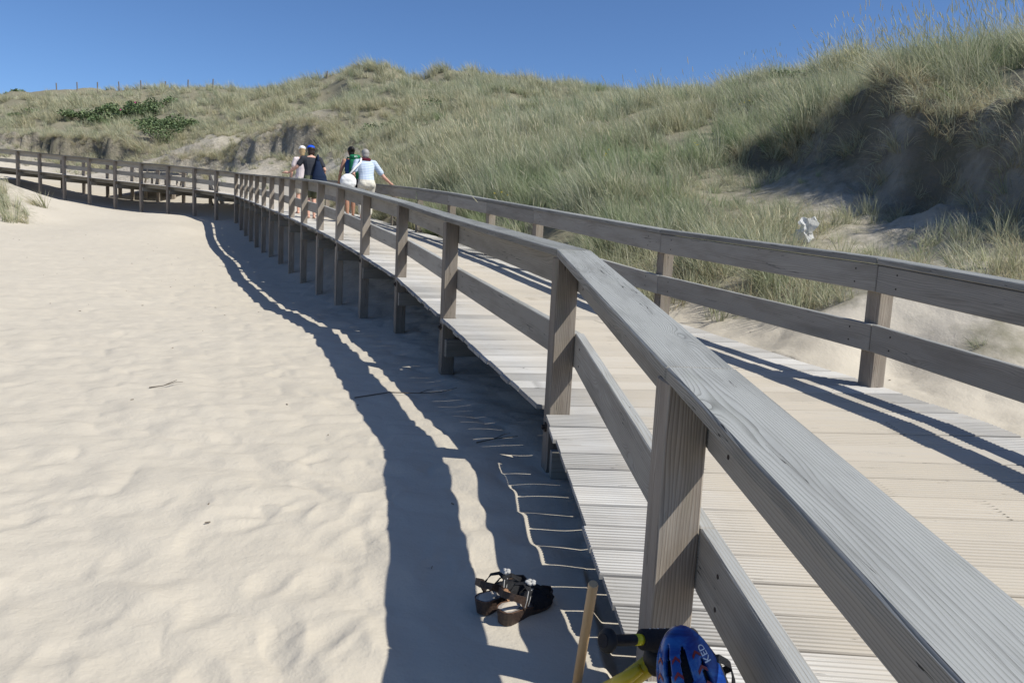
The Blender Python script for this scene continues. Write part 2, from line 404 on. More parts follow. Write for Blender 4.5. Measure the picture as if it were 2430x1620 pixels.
ct = np.array(CTL + [(*atd(a, b, Y), g) for a, b, Y, g in TOP])
def uv_of(x, y):
    r = np.hypot(x, y) + .8
    return np.stack([np.arctan2(x, y + .25) * 1.0, np.log(r)], -1)
cu = uv_of(ct[:, 0], ct[:, 1])
cz = ct[:, 2] - steps(ct[:, 0], ct[:, 1])[0]
cr_ = np.hypot(ct[:, 0], ct[:, 1]) + 2.0
KC = .03
def phi(d2): return np.sqrt(d2 + KC * KC)
D2 = ((cu[:, None] - cu[None]) ** 2).sum(-1)
N_ = len(ct)
AA = np.zeros((N_ + 3, N_ + 3)); AA[:N_, :N_] = phi(D2) - np.eye(N_) * 6e-4
AA[:N_, N_] = 1; AA[:N_, N_ + 1:] = cu; AA[N_, :N_] = 1; AA[N_ + 1:, :N_] = cu.T
SOL = np.linalg.solve(AA, np.concatenate([cz / cr_, np.zeros(3)]))

def footprint(x, y):
    """signed position across the deck (0 left inner line, 1 right) and deck height; -9 when off"""
    ac = np.full(x.shape, -9.0); dz = np.zeros(x.shape)
    for i in range(NL - 1):
        a, b = LP[i], LP[i + 1]; n = (ND[i] + ND[i + 1]) / 2
        ex, ey = b.x - a.x, b.y - a.y; den = ex * n.y - ey * n.x
        wx, wy = x - a.x, y - a.y
        u = (wx * n.y - wy * n.x) / den; v = (ex * wy - ey * wx) / (ex * n.y - ey * n.x)
        width = cross_right(a, ND[i])
        ok = (u >= -.01) & (u <= 1.01) & (v > -.6) & (v < width + .5)
        ac = np.where(ok, v / width, ac); dz = np.where(ok, a.z + (b.z - a.z) * u, dz)
    return ac, dz

def H(x, y, full=False):
    x = np.asarray(x, float); y = np.asarray(y, float); shp = x.shape; x = x.ravel(); y = y.ravel()
    z = np.empty_like(x); g = np.empty_like(x)
    for s in range(0, len(x), 40000):
        q = uv_of(x[s:s + 40000], y[s:s + 40000])
        d2 = ((q[:, None] - cu[None]) ** 2).sum(-1)
        z[s:s + 40000] = phi(d2) @ SOL[:N_] + SOL[N_] + q @ SOL[N_ + 1:]
        w = 1 / (d2 + .0006) ** 1.6
        g[s:s + 40000] = (w @ ct[:, 3]) / w.sum(1)
    r = np.hypot(x, y)
    z = z * (r + 2.0)
    st, da, db = steps(x, y)
    z = z + st
    gg = np.clip((g - .25) * 2.2, 0, 1)
    # hummocks where grass holds the sand; soft tread marks in bare sand
    z = z + gg * (np.clip(r / 45, .1, 1) * 1.0 * fbm(x, y, .16, 3, 5) + .22 * np.clip(r / 20, .2, 1) * fbm(x, y, .8, 2, 9))
    bare = (1 - gg)
    z = z + bare * np.clip(1.3 - r / 40, .2, 1) * (.026 * fbm(x, y, .9, 2, 21) + .026 * fbm(x + .2 * y, y, 2.6, 2, 22) + .042 * np.abs(fbm(x * .8 + .3 * y, y, 3.6, 2, 23)))
    # crumbled scarp faces
    near = np.exp(-(da / .9) ** 2); z = z + near * (.30 * fbm(x, y, 1.6, 4, 31) + .10 * fbm(x + z, y, 5, 2, 32))
    near2 = np.exp(-(db / 1.6) ** 2); z = z + near2 * .7 * fbm(x, y, 1.2, 4, 33)
    ac, dz = footprint(x, y)
    lim = dz - .13 - .10 * np.clip(1 - ac, 0, 1)
    lim = lim + np.clip(ac - 1.02, 0, 1) * 6
    lim = lim + np.clip(-.04 - ac, 0, 1) * 4
    z = np.where(ac > -5, np.minimum(z, lim), z)
    if full:
        scarp = np.maximum(np.exp(-(da / .75) ** 2), np.exp(-(db / 2.4) ** 2))
        return z.reshape(shp), g.reshape(shp), scarp.reshape(shp), ac.reshape(shp)
    return z.reshape(shp)

# hold the shape at the surveyed points: take out what the small relief adds there
for _ in range(2):
    now = H(ct[:, 0], ct[:, 1]); off = np.where(ct[:, 3] > .4, ct[:, 2] - now, 0)
    cz = cz + np.clip(off, -1.5, 1.5) * .9
    SOL = np.linalg.solve(AA, np.concatenate([cz / cr_, np.zeros(3)]))

def h1(x, y): return float(H(np.array([x]), np.array([y]))[0])

th = np.concatenate([np.linspace(-2.1, -.85, 40)[:-1], np.linspace(-.85, .85, 720), np.linspace(.85, 2.1, 40)[1:]])
rr = np.concatenate([np.geomspace(.5, 1.5, 12)[:-1], np.geomspace(1.5, 26, 440)[:-1], np.geomspace(26, 110, 190), np.geomspace(120, 4000, 14)])
TH, RR = np.meshgrid(th, rr)
GX, GY = RR * np.sin(TH), RR * np.cos(TH)
GZ, GG, GS, GA = H(GX, GY, True)
# foot marks: shallow hollows with a soft pushed-up rim, wandering over the open sand
fr = np.random.default_rng(33)
for _ in range(520):
    fy = 1.6 + 20 * fr.random() ** 1.5; fx = fr.uniform(-.72, .12) * (fy + 1.5) - .2
    an = fr.normal(.25, .55) + (math.pi if fr.random() < .4 else 0); L_, B_, D_ = fr.uniform(.12, .17), fr.uniform(.05, .075), fr.uniform(.005, .012)
    t0 = math.atan2(fx, fy); r0 = math.hypot(fx, fy)
    j0, j1 = np.searchsorted(th, t0 - .45 / r0), np.searchsorted(th, t0 + .45 / r0); i0, i1 = np.searchsorted(rr, r0 - .45), np.searchsorted(rr, r0 + .45)
    if j1 <= j0 or i1 <= i0: continue
    X_, Y_ = GX[i0:i1, j0:j1] - fx, GY[i0:i1, j0:j1] - fy
    ca_, sa2 = math.cos(an), math.sin(an); U = (X_ * sa2 + Y_ * ca_) / L_; V = (X_ * ca_ - Y_ * sa2) / B_; d2 = U * U + V * V
    bare_ = np.clip(1 - GG[i0:i1, j0:j1] * 5, 0, 1) * (GA[i0:i1, j0:j1] < -5)
    GZ[i0:i1, j0:j1] += bare_ * D_ * (-np.exp(-d2 ** 1.5) + .55 * np.exp(-((np.sqrt(d2) - 1.55) / .35) ** 2) * (.6 + .4 * np.sign(U)))
far = np.clip((RR - 105) / 40, 0, 1); GZ = GZ * (1 - far) + far * 2.0
nv, nw = GX.shape
me = bpy.data.meshes.new('dunes')
me.vertices.add(nv * nw)
me.vertices.foreach_set('co', np.stack([GX, GY, GZ], -1).astype(np.float32).ravel())
idx = np.arange(nv * nw).reshape(nv, nw)
q = np.stack([idx[:-1, :-1], idx[:-1, 1:], idx[1:, 1:], idx[1:, :-1]], -1).reshape(-1, 4)
me.loops.add(q.size); me.loops.foreach_set('vertex_index', q.ravel().astype(np.int32))
me.polygons.add(len(q)); me.polygons.foreach_set('loop_start', np.arange(0, q.size, 4, dtype=np.int32))
me.polygons.foreach_set('use_smooth', np.ones(len(q), bool))
me.update(calc_edges=True)
for nm, arr in (('grassy', GG), ('scarp', GS)):
    a_ = me.attributes.new(nm, 'FLOAT', 'POINT'); a_.data.foreach_set('value', arr.astype(np.float32).ravel())

m = NB('dune_sand')
pos = m.n('ShaderNodeNewGeometry').outputs['Position']
ag = m.n('ShaderNodeAttribute'); ag.attribute_name = 'grassy'
as_ = m.n('ShaderNodeAttribute'); as_.attribute_name = 'scarp'
n1 = m.noise(pos, .7, 4, .6); n2 = m.noise(pos, 6, 5, .62); n3 = m.noise(pos, 900, 2, .6); n4 = m.noise(pos, 60, 3, .6)
sand = m.mix(n1, (.50, .45, .368), (.56, .51, .425))
sand = m.mix(m.math('MULTIPLY', n3, .35), sand, (.40, .345, .275))
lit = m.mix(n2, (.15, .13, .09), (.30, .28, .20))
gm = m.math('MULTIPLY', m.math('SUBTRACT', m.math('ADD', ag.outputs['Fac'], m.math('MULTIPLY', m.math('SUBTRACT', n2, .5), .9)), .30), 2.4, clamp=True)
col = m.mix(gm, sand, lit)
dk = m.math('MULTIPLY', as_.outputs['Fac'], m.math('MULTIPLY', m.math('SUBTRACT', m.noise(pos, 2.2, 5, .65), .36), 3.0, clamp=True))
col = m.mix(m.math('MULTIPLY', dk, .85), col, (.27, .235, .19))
m.set('Base Color', col); m.set('Roughness', .95); m.set('Specular IOR Level', .05)
hh = m.math('ADD', m.math('MULTIPLY', m.noise(pos, 3.2, 3, .5), .6), m.math('MULTIPLY', m.noise(pos, 11, 3, .55), .35))
nb = m.bump(hh, .55, .045)
nb = m.bump(n4, .25, .012, nb)
nb = m.bump(m.math('MULTIPLY', as_.outputs['Fac'], m.noise(pos, 7, 6, .7)), .9, .22, nb); nb = m.bump(n3, .25, .002, nb)
m.set('Normal', nb)
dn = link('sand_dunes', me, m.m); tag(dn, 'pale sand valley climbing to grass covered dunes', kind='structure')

# ------------------------------------------------------------------ boardwalk
bw = empty('boardwalk', (LP[2].x + 1.2, LP[2].y, LP[2].z))
tag(bw, 'long grey wooden boardwalk with handrails on both sides, curving left up the dunes', 'boardwalk')
bw_inv = Vector(bw.location)

def kid(o):
    """keep an object where it stands while it becomes a child of the boardwalk"""
    o.parent = bw; o.matrix_parent_inverse = Matrix.Translation(-bw_inv)
    return o

PT, PW, RT, RH = .13, .125, .052, .195       # post along / across, rail thickness / height
H_MID, H_UP, H_CAP = .28, .71, .905
OVER = PW + .02

def plank(e0, e1, half, n0, z0, z1, thick, grooved, name='deck_plank'):
    """a deck plank between two edge points; e0/e1 = (left, right) points of its two long edges"""
    bm = bmesh.new()
    (l0, r0), (l1, r1) = e0, e1
    if grooved:
        K = rnd.choice((7, 8, 8, 9)); gd = rnd.uniform(.0028, .0055); prof = []
        for k in range(K):
            u0, u1 = k / K, (k + 1) / K; w = u1 - u0
            prof += [(u0 + .14 * w, 0), (u0 + .62 * w, 0), (u0 + .74 * w, -gd), (u0 + w * 1.02, -gd)]
        prof = [(0, -.006)] + [(min(a, 1), b) for a, b in prof[:-1]] + [(1, -.006)]
    else:
        prof = [(0, -.004), (.02, 0), (.98, 0), (1, -.004)]
    nx = 7
    rows = []
    for i in range(nx):
        s = (0, .07, .25, .5, .75, .93, 1)[i]
        a = l0 + (r0 - l0) * s; b = l1 + (r1 - l1) * s
        if .2 < s < .8:                          # trodden sand packs the joints along the middle
            e_ = (b - a).normalized() * .0045; a = a - e_; b = b + e_
        rows.append([bm.verts.new(a + (b - a) * u + Vector((0, 0, dz))) for u, dz in prof] +
                    [bm.verts.new(b - Vector((0, 0, thick))), bm.verts.new(a - Vector((0, 0, thick)))])
    n = len(rows[0])
    for A, B in zip(rows, rows[1:]):
        for i in range(n):
            bm.faces.new((A[i], B[i], B[(i + 1) % n], A[(i + 1) % n]))
    bm.faces.new(rows[0]); bm.faces.new(rows[-1][::-1])
    bmesh.ops.recalc_face_normals(bm, faces=bm.faces)
    wood_uv(bm, l0, r0 - l0, l1 - l0)
    me_ = bpy.data.meshes.new(name)
    sa = bm.verts.layers.float.new('sandy')
    W_ = (r0 - l0).length; ax = (r0 - l0).normalized()
    for v in bm.verts:
        d = (v.co - l0).dot(ax)
        v[sa] = max(0, min(1, (d - .40) / .35)) * max(0, min(1, (W_ - .38 - d) / .35))
    bm.to_mesh(me_); bm.free()
    return kid(link(name, me_, WOOD_DECK))

PITCH_PL = .195; GAP = .012
rnd = random.Random(3)
planks = 0
for i in range(NL - 1):
    a, b = LP[i], LP[i + 1]; L_ = (b - a).length; n = max(1, round(L_ / PITCH_PL))
    na, nb_ = ND[i], ND[i + 1]
    post_h = PT / 2 / L_
    for k in range(n):
        es = []
        for u in (k / n + GAP / 2 / L_, (k + 1) / n - GAP / 2 / L_):
            p = a + (b - a) * u; d = (na + (nb_ - na) * u).normalized()
            t = cross_right(p, d)
            # planks stop short of the posts they meet
            near_post = min(abs(u), abs(1 - u)) < post_h * 1.5 and False
            es.append((p - d * OVER, p + d * (t + OVER)))
        jz = rnd.uniform(-.0025, .0025); jl, jr = rnd.uniform(-.012, .012), rnd.uniform(-.012, .012)
        dirv = (es[0][1] - es[0][0]).normalized()
        es = [(l + dirv * jl + Vector((0, 0, jz)), r + dirv * jr + Vector((0, 0, jz))) for l, r in es]
        near = a.y < 14
        if k in (0, n - 1) or True:
            # notch: the plank that meets a post is cut back to its inner face
            lo, hi = k / n * L_, (k + 1) / n * L_
            if lo < PT / 2 - .02:
                es = [(l + dirv * (OVER + .004), r) for l, r in es]
            for rp in RP:
                mid = (es[0][1] + es[1][1]) / 2 - dirv * OVER
                if ((rp.xy + Vector((-dirv.y, dirv.x)) * PT / 2) - mid.xy).length < PITCH_PL * .55:
                    es = [(l, r - dirv * (OVER + .004)) for l, r in es]; break
        plank(es[0], es[1], 0, na, 0, 0, .026, near and rnd.random() < .85)
        planks += 1

def offs(line, dirs, d, dz=0):
    return [p + n * d + Vector((0, 0, dz)) for p, n in zip(line, dirs)]

def mitre_dirs(line):
    out = []
    for i in range(len(line)):
        a = (line[min(i + 1, len(line) - 1)] - line[i]); b = (line[i] - line[max(i - 1, 0)]); a.z = b.z = 0
        t = (a.normalized() if a.length else Vector()) + (b.normalized() if b.length else Vector()); t.normalize()
        seg = (a if a.length else b).normalized()
        nrm = Vector((t.y, -t.x, 0)); c = max(.7, nrm.dot(Vector((seg.y, -seg.x, 0))))
        out.append(nrm / c)
    return out

def prism(name, A, B, C_, D, z0, z1, mat, bev):
    """plan corners A,B (start: left,right) and D,C (end: left,right), between z offsets"""
    bm = bmesh.new(); up = Vector((0, 0, 1))
    hexa(bm, [A + up * z0, B + up * z0, C_ + up * z0, D + up * z0, A + up * z1, B + up * z1, C_ + up * z1, D + up * z1])
    bmesh.ops.recalc_face_normals(bm, faces=bm.faces)
    wood_uv(bm, (A + B) / 2, (D + C_) / 2 - (A + B) / 2, B - A, bev)
    return kid(bm_obj(name, bm, mat))

def railing(line, sgn):
    """posts, two rails and a cap along one side; sgn +1: the deck lies to the right of the line"""
    md = mitre_dirs(line)
    up = Vector((0, 0, 1))
    for i in range(len(line)):
        p = line[i]; nrm = md[i].normalized() * sgn; ax = Vector((nrm.y, -nrm.x, 0))
        fwd = Vector((-nrm.y, nrm.x, 0)) * sgn; c = p - nrm * PW / 2 + fwd * PT / 2
        gz = h1(c.x, c.y) - .35
        nearb = p.y < 16
        rt = rnd.uniform(-.006, .006)
        post = kid(board('post', Vector((c.x + rt, c.y, gz)), c + up * (H_CAP - .003), PW, PT, WOOD_POST, None, side=nrm, bev=.005 if nearb else 0))
        if nearb and p.y > -1:
            bm = bmesh.new(); o_ = p + fwd * PT / 2 - nrm * (PW + .004) - up * .09
            tube(bm, [o_ + nrm * .01, o_ - nrm * .006], .030, 14); tube(bm, [o_ - nrm * .004, o_ - nrm * .022], .015, 6)
            bo = bm_obj('bolt', bm, RUST); bo.parent = post
    for i in range(len(line) - 1):
        a, b = line[i], line[i + 1]; na, nb_ = md[i] * sgn, md[i + 1] * sgn
        t = (b - a).normalized(); bev = .005 if a.y < 14 else 0
        g = t * .0025
        for z in (H_MID, H_UP):
            j = rnd.uniform(-.004, .004)
            r = prism('rail_board', a + g + na * .001, a + g + na * RT, b - g + nb_ * RT, b - g + nb_ * .001, z + j, z + RH + j - (.003 if z > .5 else 0), WOOD_RAIL, bev)
            if a.y < 10 and b.y > -1:
                # countersunk screw heads seen on the outer and inner faces
                for q in (.07, .93):
                    for dz in (.05, .145):
                        c0 = a + (b - a) * q + up * (z + dz); nn_ = Vector((t.y, -t.x, 0)) * sgn
                        for s_, fc in ((-1, c0 + nn_ * .001), (1, c0 + nn_ * RT)):
                            bm = bmesh.new(); tube(bm, [fc - nn_ * s_ * .003, fc + nn_ * s_ * .0015], .007, 10)
                            so_ = bm_obj('screw', bm, RUST); so_.parent = r
        lo_, hi_ = -PW - .012, RT + .016
        j = rnd.uniform(-.0015, .0015)
        prism('handrail_cap', a + g + na * lo_, a + g + na * hi_, b - g + nb_ * hi_, b - g + nb_ * lo_, H_CAP + .001 + j, H_CAP + .045 + j, WOOD_CAP, .006 if a.y < 14 else 0)

LL = [Vector(p) for p in LP]
railing(LL, 1)
railing([Vector(p) for p in RP], -1)

# beams under the planks
up = Vector((0, 0, 1))
for line, sg in ((LP, 1), (RP, -1)):
    md = mitre_dirs(line)
    for i in range(len(line) - 1):
        a, b, na, nb_ = line[i], line[i + 1], md[i] * sg, md[i + 1] * sg
        prism('edge_beam', a + na * .11, a + na * .175, b + nb_ * .175, b + nb_ * .11, -.028 - .15, -.0285, WOOD_BEAM, 0)
for i in range(NL):
    p, d = LP[i], ND[i]
    t = cross_right(p, d); q_ = p + d * (t - .004)
    ax = Vector((-d.y, d.x, 0))
    for s in (-1, 1):
        kid(board('cross_beam', p + d * .001 - up * .27 + ax * s * .10 - d * .12, q_ - up * .27 + ax * s * .10 + d * .12, .06, .16, WOOD_BEAM, None, side=ax, bev=0))

# ------------------------------------------------------------------ marram grass
g = NB('marram_grass')
tone = g.n('ShaderNodeAttribute'); tone.attribute_name = 'tone'
along = g.n('ShaderNodeAttribute'); along.attribute_name = 'along'
tint = g.n('ShaderNodeAttribute'); tint.attribute_type = 'INSTANCER'; tint.attribute_name = 'tint'
cg = g.ramp(tone.outputs['Fac'], [(0, (.165, .195, .115)), (.3, (.32, .35, .235)), (.6, (.50, .51, .385)), (.85, (.68, .645, .51)), (1, (.46, .39, .28))])
tv = g.ramp(tint.outputs['Fac'], [(0, (.62, .78, .52)), (.45, (1, 1, .95)), (.8, (1.15, 1.15, 1.02)), (1, (1.06, 1.0, .86))])
cg = g.mix(1.0, cg, tv, 'MULTIPLY')
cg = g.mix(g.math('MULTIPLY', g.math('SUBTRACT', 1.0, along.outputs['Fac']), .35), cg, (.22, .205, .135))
g.set('Base Color', cg); g.set('Roughness', .55); g.set('Specular IOR Level', .3)
tr = g.n('ShaderNodeBsdfTranslucent'); g.t.links.new(cg, tr.inputs[0])
mx = g.n('ShaderNodeMixShader'); mx.inputs[0].default_value = .42
g.t.links.new(g.b.outputs[0], mx.inputs[1]); g.t.links.new(tr.outputs[0], mx.inputs[2]); g.t.links.new(mx.outputs[0], g.out.inputs[0])
GRASS = g.m

def tuft(name, seed, n, hlo, hhi, wid, spread, lean, rad=.10, dry=.35, heads=0, droop=0.0):
    r = np.random.default_rng(seed)
    V, F, T, A = [], [], [], []
    for b in range(n):
        az = r.uniform(0, 2 * math.pi); q = rad * math.sqrt(r.random())
        base = np.array((q * math.cos(az), q * math.sin(az), -.04))
        az2 = az + r.normal(0, .7)
        L_ = r.uniform(hlo, hhi); sp_ = abs(r.normal(0, spread))
        d0 = np.array((math.cos(az2) * sp_ + lean, math.sin(az2) * sp_, 1.0)); d0 /= np.linalg.norm(d0)
        d1 = d0 + np.array((math.cos(az2) * .55 * r.random() + lean * 1.4, math.sin(az2) * .55 * r.random(), -.55 * r.random() - droop)); d1 /= np.linalg.norm(d1)
        wv = r.normal(0, 1, 3); wv -= d0 * wv.dot(d0); wv /= np.linalg.norm(wv)
        w = wid * r.uniform(.6, 1.3); tn = np.clip(r.normal(dry, .24), 0, 1)
        is_head = b < heads
        if is_head:
            L_ = hhi * r.uniform(1.15, 1.4); tn = r.uniform(.78, .92); w = wid * .5; d1 = d0 + np.array((lean * .8, 0, -.1)); d1 /= np.linalg.norm(d1)
        pts = [base]
        for k, t in enumerate((.0, .4, .75)):
            d = d0 * (1 - t) + d1 * t; d /= np.linalg.norm(d)
            pts.append(pts[-1] + d * L_ / 3)
        s = len(V); ws = (w, w * .85, w * .55)
        for k in range(3):
            V += [pts[k] - wv * ws[k] / 2, pts[k] + wv * ws[k] / 2]; A += [k / 3] * 2
        V.append(pts[3]); A.append(1.0); T += [tn] * 7
        F += [(s, s + 1, s + 3, s + 2), (s + 2, s + 3, s + 5, s + 4), (s + 4, s + 5, s + 6)]
        if is_head:
            # spindle seed head
            p0 = pts[3] - d1 * .02; ax = d1; s = len(V); hl = r.uniform(.12, .17); hw = .0065
            u = np.cross(ax, (0.3, 1, .1)); u /= np.linalg.norm(u); v2 = np.cross(ax, u)
            ring = []
            for t, rr_ in ((.0, .3), (.3, 1), (.75, .8)):
                for an in (0, 2.1, 4.2):
                    V.append(p0 + ax * hl * t + (u * math.cos(an) + v2 * math.sin(an)) * hw * rr_); A.append(1); T.append(.86)
            V.append(p0 + ax * hl); A.append(1); T.append(.86)
            for k in range(2):
                for j in range(3):
                    a0 = s + k * 3 + j; a1 = s + k * 3 + (j + 1) % 3
                    F.append((a0, a1, a1 + 3, a0 + 3))
            for j in range(3): F.append((s + 6 + j, s + 6 + (j + 1) % 3, s + 9))
    me_ = bpy.data.meshes.new(name); me_.from_pydata([tuple(v) for v in V], [], F); me_.update()
    for nm, arr in (('tone', T), ('along', A)):
        a_ = me_.attributes.new(nm, 'FLOAT', 'POINT'); a_.data.foreach_set('value', np.array(arr, np.float32))
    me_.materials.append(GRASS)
    return me_

def proto_collection(name, meshes):
    col = bpy.data.collections.new(name)
    for i, m_ in enumerate(meshes):
        o = bpy.data.objects.new(m_.name, m_); col.objects.link(o)
    return col

def scatter(name, P, idx, rot, scl, tint_, col, label=None):
    """one object of ground cover: a point cloud whose points carry the clumps of a collection"""
    me_ = bpy.data.meshes.new(name); me_.vertices.add(len(P)); me_.vertices.foreach_set('co', np.asarray(P, np.float32).ravel())
    for nm, ty, arr, key in (('idx', 'INT', idx, 'value'), ('scl', 'FLOAT', scl, 'value'), ('tint', 'FLOAT', tint_, 'value')):
        a_ = me_.attributes.new(nm, ty, 'POINT'); a_.data.foreach_set(key, np.asarray(arr, np.int32 if ty == 'INT' else np.float32))
    a_ = me_.attributes.new('rot', 'FLOAT_VECTOR', 'POINT'); a_.data.foreach_set('vector', np.asarray(rot, np.float32).ravel())
    o = link(name, me_)
    ng = bpy.data.node_groups.new(name, 'GeometryNodeTree')
    ng.interface.new_socket('Geometry', in_out='INPUT', socket_type='NodeSocketGeometry')
    ng.interface.new_socket('Geometry', in_out='OUTPUT', socket_type='NodeSocketGeometry')
    N = ng.nodes.new; Lk = ng.links.new
    gi, go = N('NodeGroupInput'), N('NodeGroupOutput')
    ci = N('GeometryNodeCollectionInfo'); ci.inputs['Collection'].default_value = col
    ci.inputs['Separate Children'].default_value = True; ci.inputs['Reset Children'].default_value = True
    ip = N('GeometryNodeInstanceOnPoints'); ip.inputs['Pick Instance'].default_value = True
    def attr(nm, ty):
        x = N('GeometryNodeInputNamedAttribute'); x.data_type = ty; x.inputs['Name'].default_value = nm; return x.outputs[0]
    e2r = N('FunctionNodeEulerToRotation')
    Lk(attr('rot', 'FLOAT_VECTOR'), e2r.inputs[0])
    Lk(gi.outputs[0], ip.inputs['Points']); Lk(ci.outputs[0], ip.inputs['Instance'])
    Lk(attr('idx', 'INT'), ip.inputs['Instance Index']); Lk(e2r.outputs[0], ip.inputs['Rotation']); Lk(attr('scl', 'FLOAT'), ip.inputs['Scale'])
    Lk(ip.outputs[0], go.inputs[0])
    md_ = o.modifiers.new('scatter', 'NODES'); md_.node_group = ng
    tag(o, label, kind='stuff')
    return o

# clumps: tall near ones with seed heads, plain ones, dry ones; coarser blades for the far slopes
NEAR = [tuft('marram_clump', 100 + k, 70, .40, .85, .0105, .40, -.26, .13, .54, heads=(2 if k < 2 else 0)) for k in range(6)]
FARC = [tuft('far_marram_clump', 200 + k, 60, .38, .8, .018, .42, -.26, .2, .62) for k in range(5)]
DRYC = [tuft('dry_clump', 300 + k, 55, .25, .6, .008, .75, -.1, .12, .85, droop=.6) for k in range(4)]
HEADC = [tuft('seed_clump', 400 + k, 60, .45, .9, .008, .26, -.22, .12, .5, heads=6) for k in range(3)]
LOWC = [tuft('low_clump', 500 + k, 70, .18, .46, .0085, .5, -.1, .12, .6) for k in range(4)]

def candidates(rlo, rhi, s0, k, tlo=-.80, thi=.86):
    out = []
    r = rlo
    while r < rhi:
        s = s0 + k * r; n = int((thi - tlo) * r / s)
        t = tlo + (np.arange(n) + rng.random(n)) / n * (thi - tlo); q = r + s * (rng.random(n) - .5)
        out.append(np.stack([q * np.sin(t), q * np.cos(t)], -1)); r += s
    return np.concatenate(out)

XY = candidates(5.5, 88, .15, .0056)
Z, G, SCP, AC = H(XY[:, 0], XY[:, 1], True)
e = .25; zx = (H(XY[:, 0] + e, XY[:, 1]) - Z) / e; zy = (H(XY[:, 0], XY[:, 1] + e) - Z) / e
RR_ = np.hypot(XY[:, 0], XY[:, 1])
slope = np.hypot(zx, zy)
pn = fbm(XY[:, 0], XY[:, 1], .45, 3, 77); pn2 = fbm(XY[:, 0], XY[:, 1], .13, 3, 78)
prob = np.clip((G - .30 + .55 * pn) * 3.0, 0, 1)
tus = fbm(XY[:, 0] + 50, XY[:, 1], .95, 2, 90)
prob *= np.clip(2.3 - slope * .75, .05, 1) * np.where(G < .78, np.clip(.95 + 1.2 * tus, .5, 1), np.clip(.68 + 2.6 * tus, .14, 1))
prob *= np.clip((G - .2) * 8, 0, 1)
prob *= 1 - .85 * np.clip(SCP * np.clip(slope - 1.2, 0, 1) * 2, 0, 1)
prob *= np.where((AC > -.12) & (AC < 1.12), 0, 1)
tis = atd(1852, 527, 10.6); prob *= np.where(np.hypot(XY[:, 0] - tis[0], XY[:, 1] - tis[1] + .15) < .42, .06, 1)
keep = rng.random(len(XY)) < prob
XY, Z, G, SCP, RR_, slope, pn, pn2, zx, zy, tus = (a[keep] for a in (XY, Z, G, SCP, RR_, slope, pn, pn2, zx, zy, tus))
n = len(XY)
P = np.stack([XY[:, 0], XY[:, 1], Z - .02], -1)
zx = np.clip(zx, -1.5, 1.5); zy = np.clip(zy, -1.5, 1.5)
rot = np.stack([rng.normal(0, .27, n) - .25 * zy, rng.normal(0, .25, n) + .25 * zx, rng.uniform(-.7, .7, n)], -1)
lush = np.clip((G - .6) * 2.4, 0, 1)
scl = np.where(RR_ < 27, np.where(lush > .35, 64e-2 + .32 * lush, .80), .60 + .38 * lush) * rng.uniform(.7, 1.25, n) * (1 + .45 * pn + .8 * tus) * np.where(RR_ > 30, 1.05, 1)
tint_ = np.clip(.44 + .55 * pn2 + .45 * pn + .4 * tus + rng.normal(0, .24, n) + .25 * (1 - lush) + np.clip((RR_ - 35) / 120, 0, .18), 0, 1)
nearm = RR_ < 27
for nm, sel, protos, lab in (('marram_grass', nearm & (lush > .35), NEAR + HEADC[:1], 'tall grey green marram grass on the near dune slopes'),
                             ('short_grass', nearm & (lush <= .35), LOWC + DRYC[:1], 'thin short grass and dry litter on the sandy lower slope'),
                             ('distant_grass', ~nearm, FARC, 'pale marram grass covering the distant dunes')):
    k = int(sel.sum()); print(nm, k)
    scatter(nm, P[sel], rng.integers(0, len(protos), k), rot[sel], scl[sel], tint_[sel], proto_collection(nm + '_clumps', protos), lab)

# seed-headed crest on the right-hand dune and dry overhang along the broken edges
def along_line(line, n, jit, offx):
    out = []
    segs = [(np.array(a[0]), np.array(b[0])) for a, b in zip(line, line[1:])]
    for _ in range(n):
        a, b = segs[rng.integers(0, len(segs))]; t = rng.random(); p = a + (b - a) * t
        d = (b - a) / np.linalg.norm(b - a); nn = np.array((d[1], -d[0]))
        out.append(p + nn * (offx + rng.normal(0, jit)))
    return np.array(out)
ov = np.concatenate([along_line(SC, 300, .24, .40), along_line(SC2[::-1], 520, .5, .5), along_line(SC3[::-1], 420, .5, .5)])
oz = H(ov[:, 0], ov[:, 1]); k = len(ov)
scatter('dry_overhang_grass', np.stack([ov[:, 0], ov[:, 1], oz - .03], -1), rng.integers(0, 4, k), np.stack([rng.normal(0, .35, k), rng.normal(-.25, .35, k), rng.uniform(-3, 3, k)], -1),
        rng.uniform(.5, 1.15, k), np.clip(rng.normal(.75, .25, k), 0, 1), proto_collection('dry_overhang_clumps', DRYC), 'dry brown grass and roots hanging over the broken sand edges')
cx = candidates(9.5, 26, .5, .004, .40, .80); cz_, cg_, cs_, ca_ = H(cx[:, 0], cx[:, 1], True)
kk = (cg_ > .8) & (cs_ < .5) & (ca_ < -5); cx, cz_ = cx[kk], cz_[kk]; k = len(cx)
scatter('seeding_grass', np.stack([cx[:, 0], cx[:, 1], cz_ - .02], -1), rng.integers(0, 3, k), np.stack([rng.normal(0, .1, k), rng.normal(-.05, .1, k), rng.uniform(-.5, .5, k)], -1),
        rng.uniform(.75, 1.15, k), np.clip(rng.normal(.6, .15, k), 0, 1), proto_collection('seeding_clumps', HEADC), 'flowering marram grass with straw coloured seed heads on the right dune')

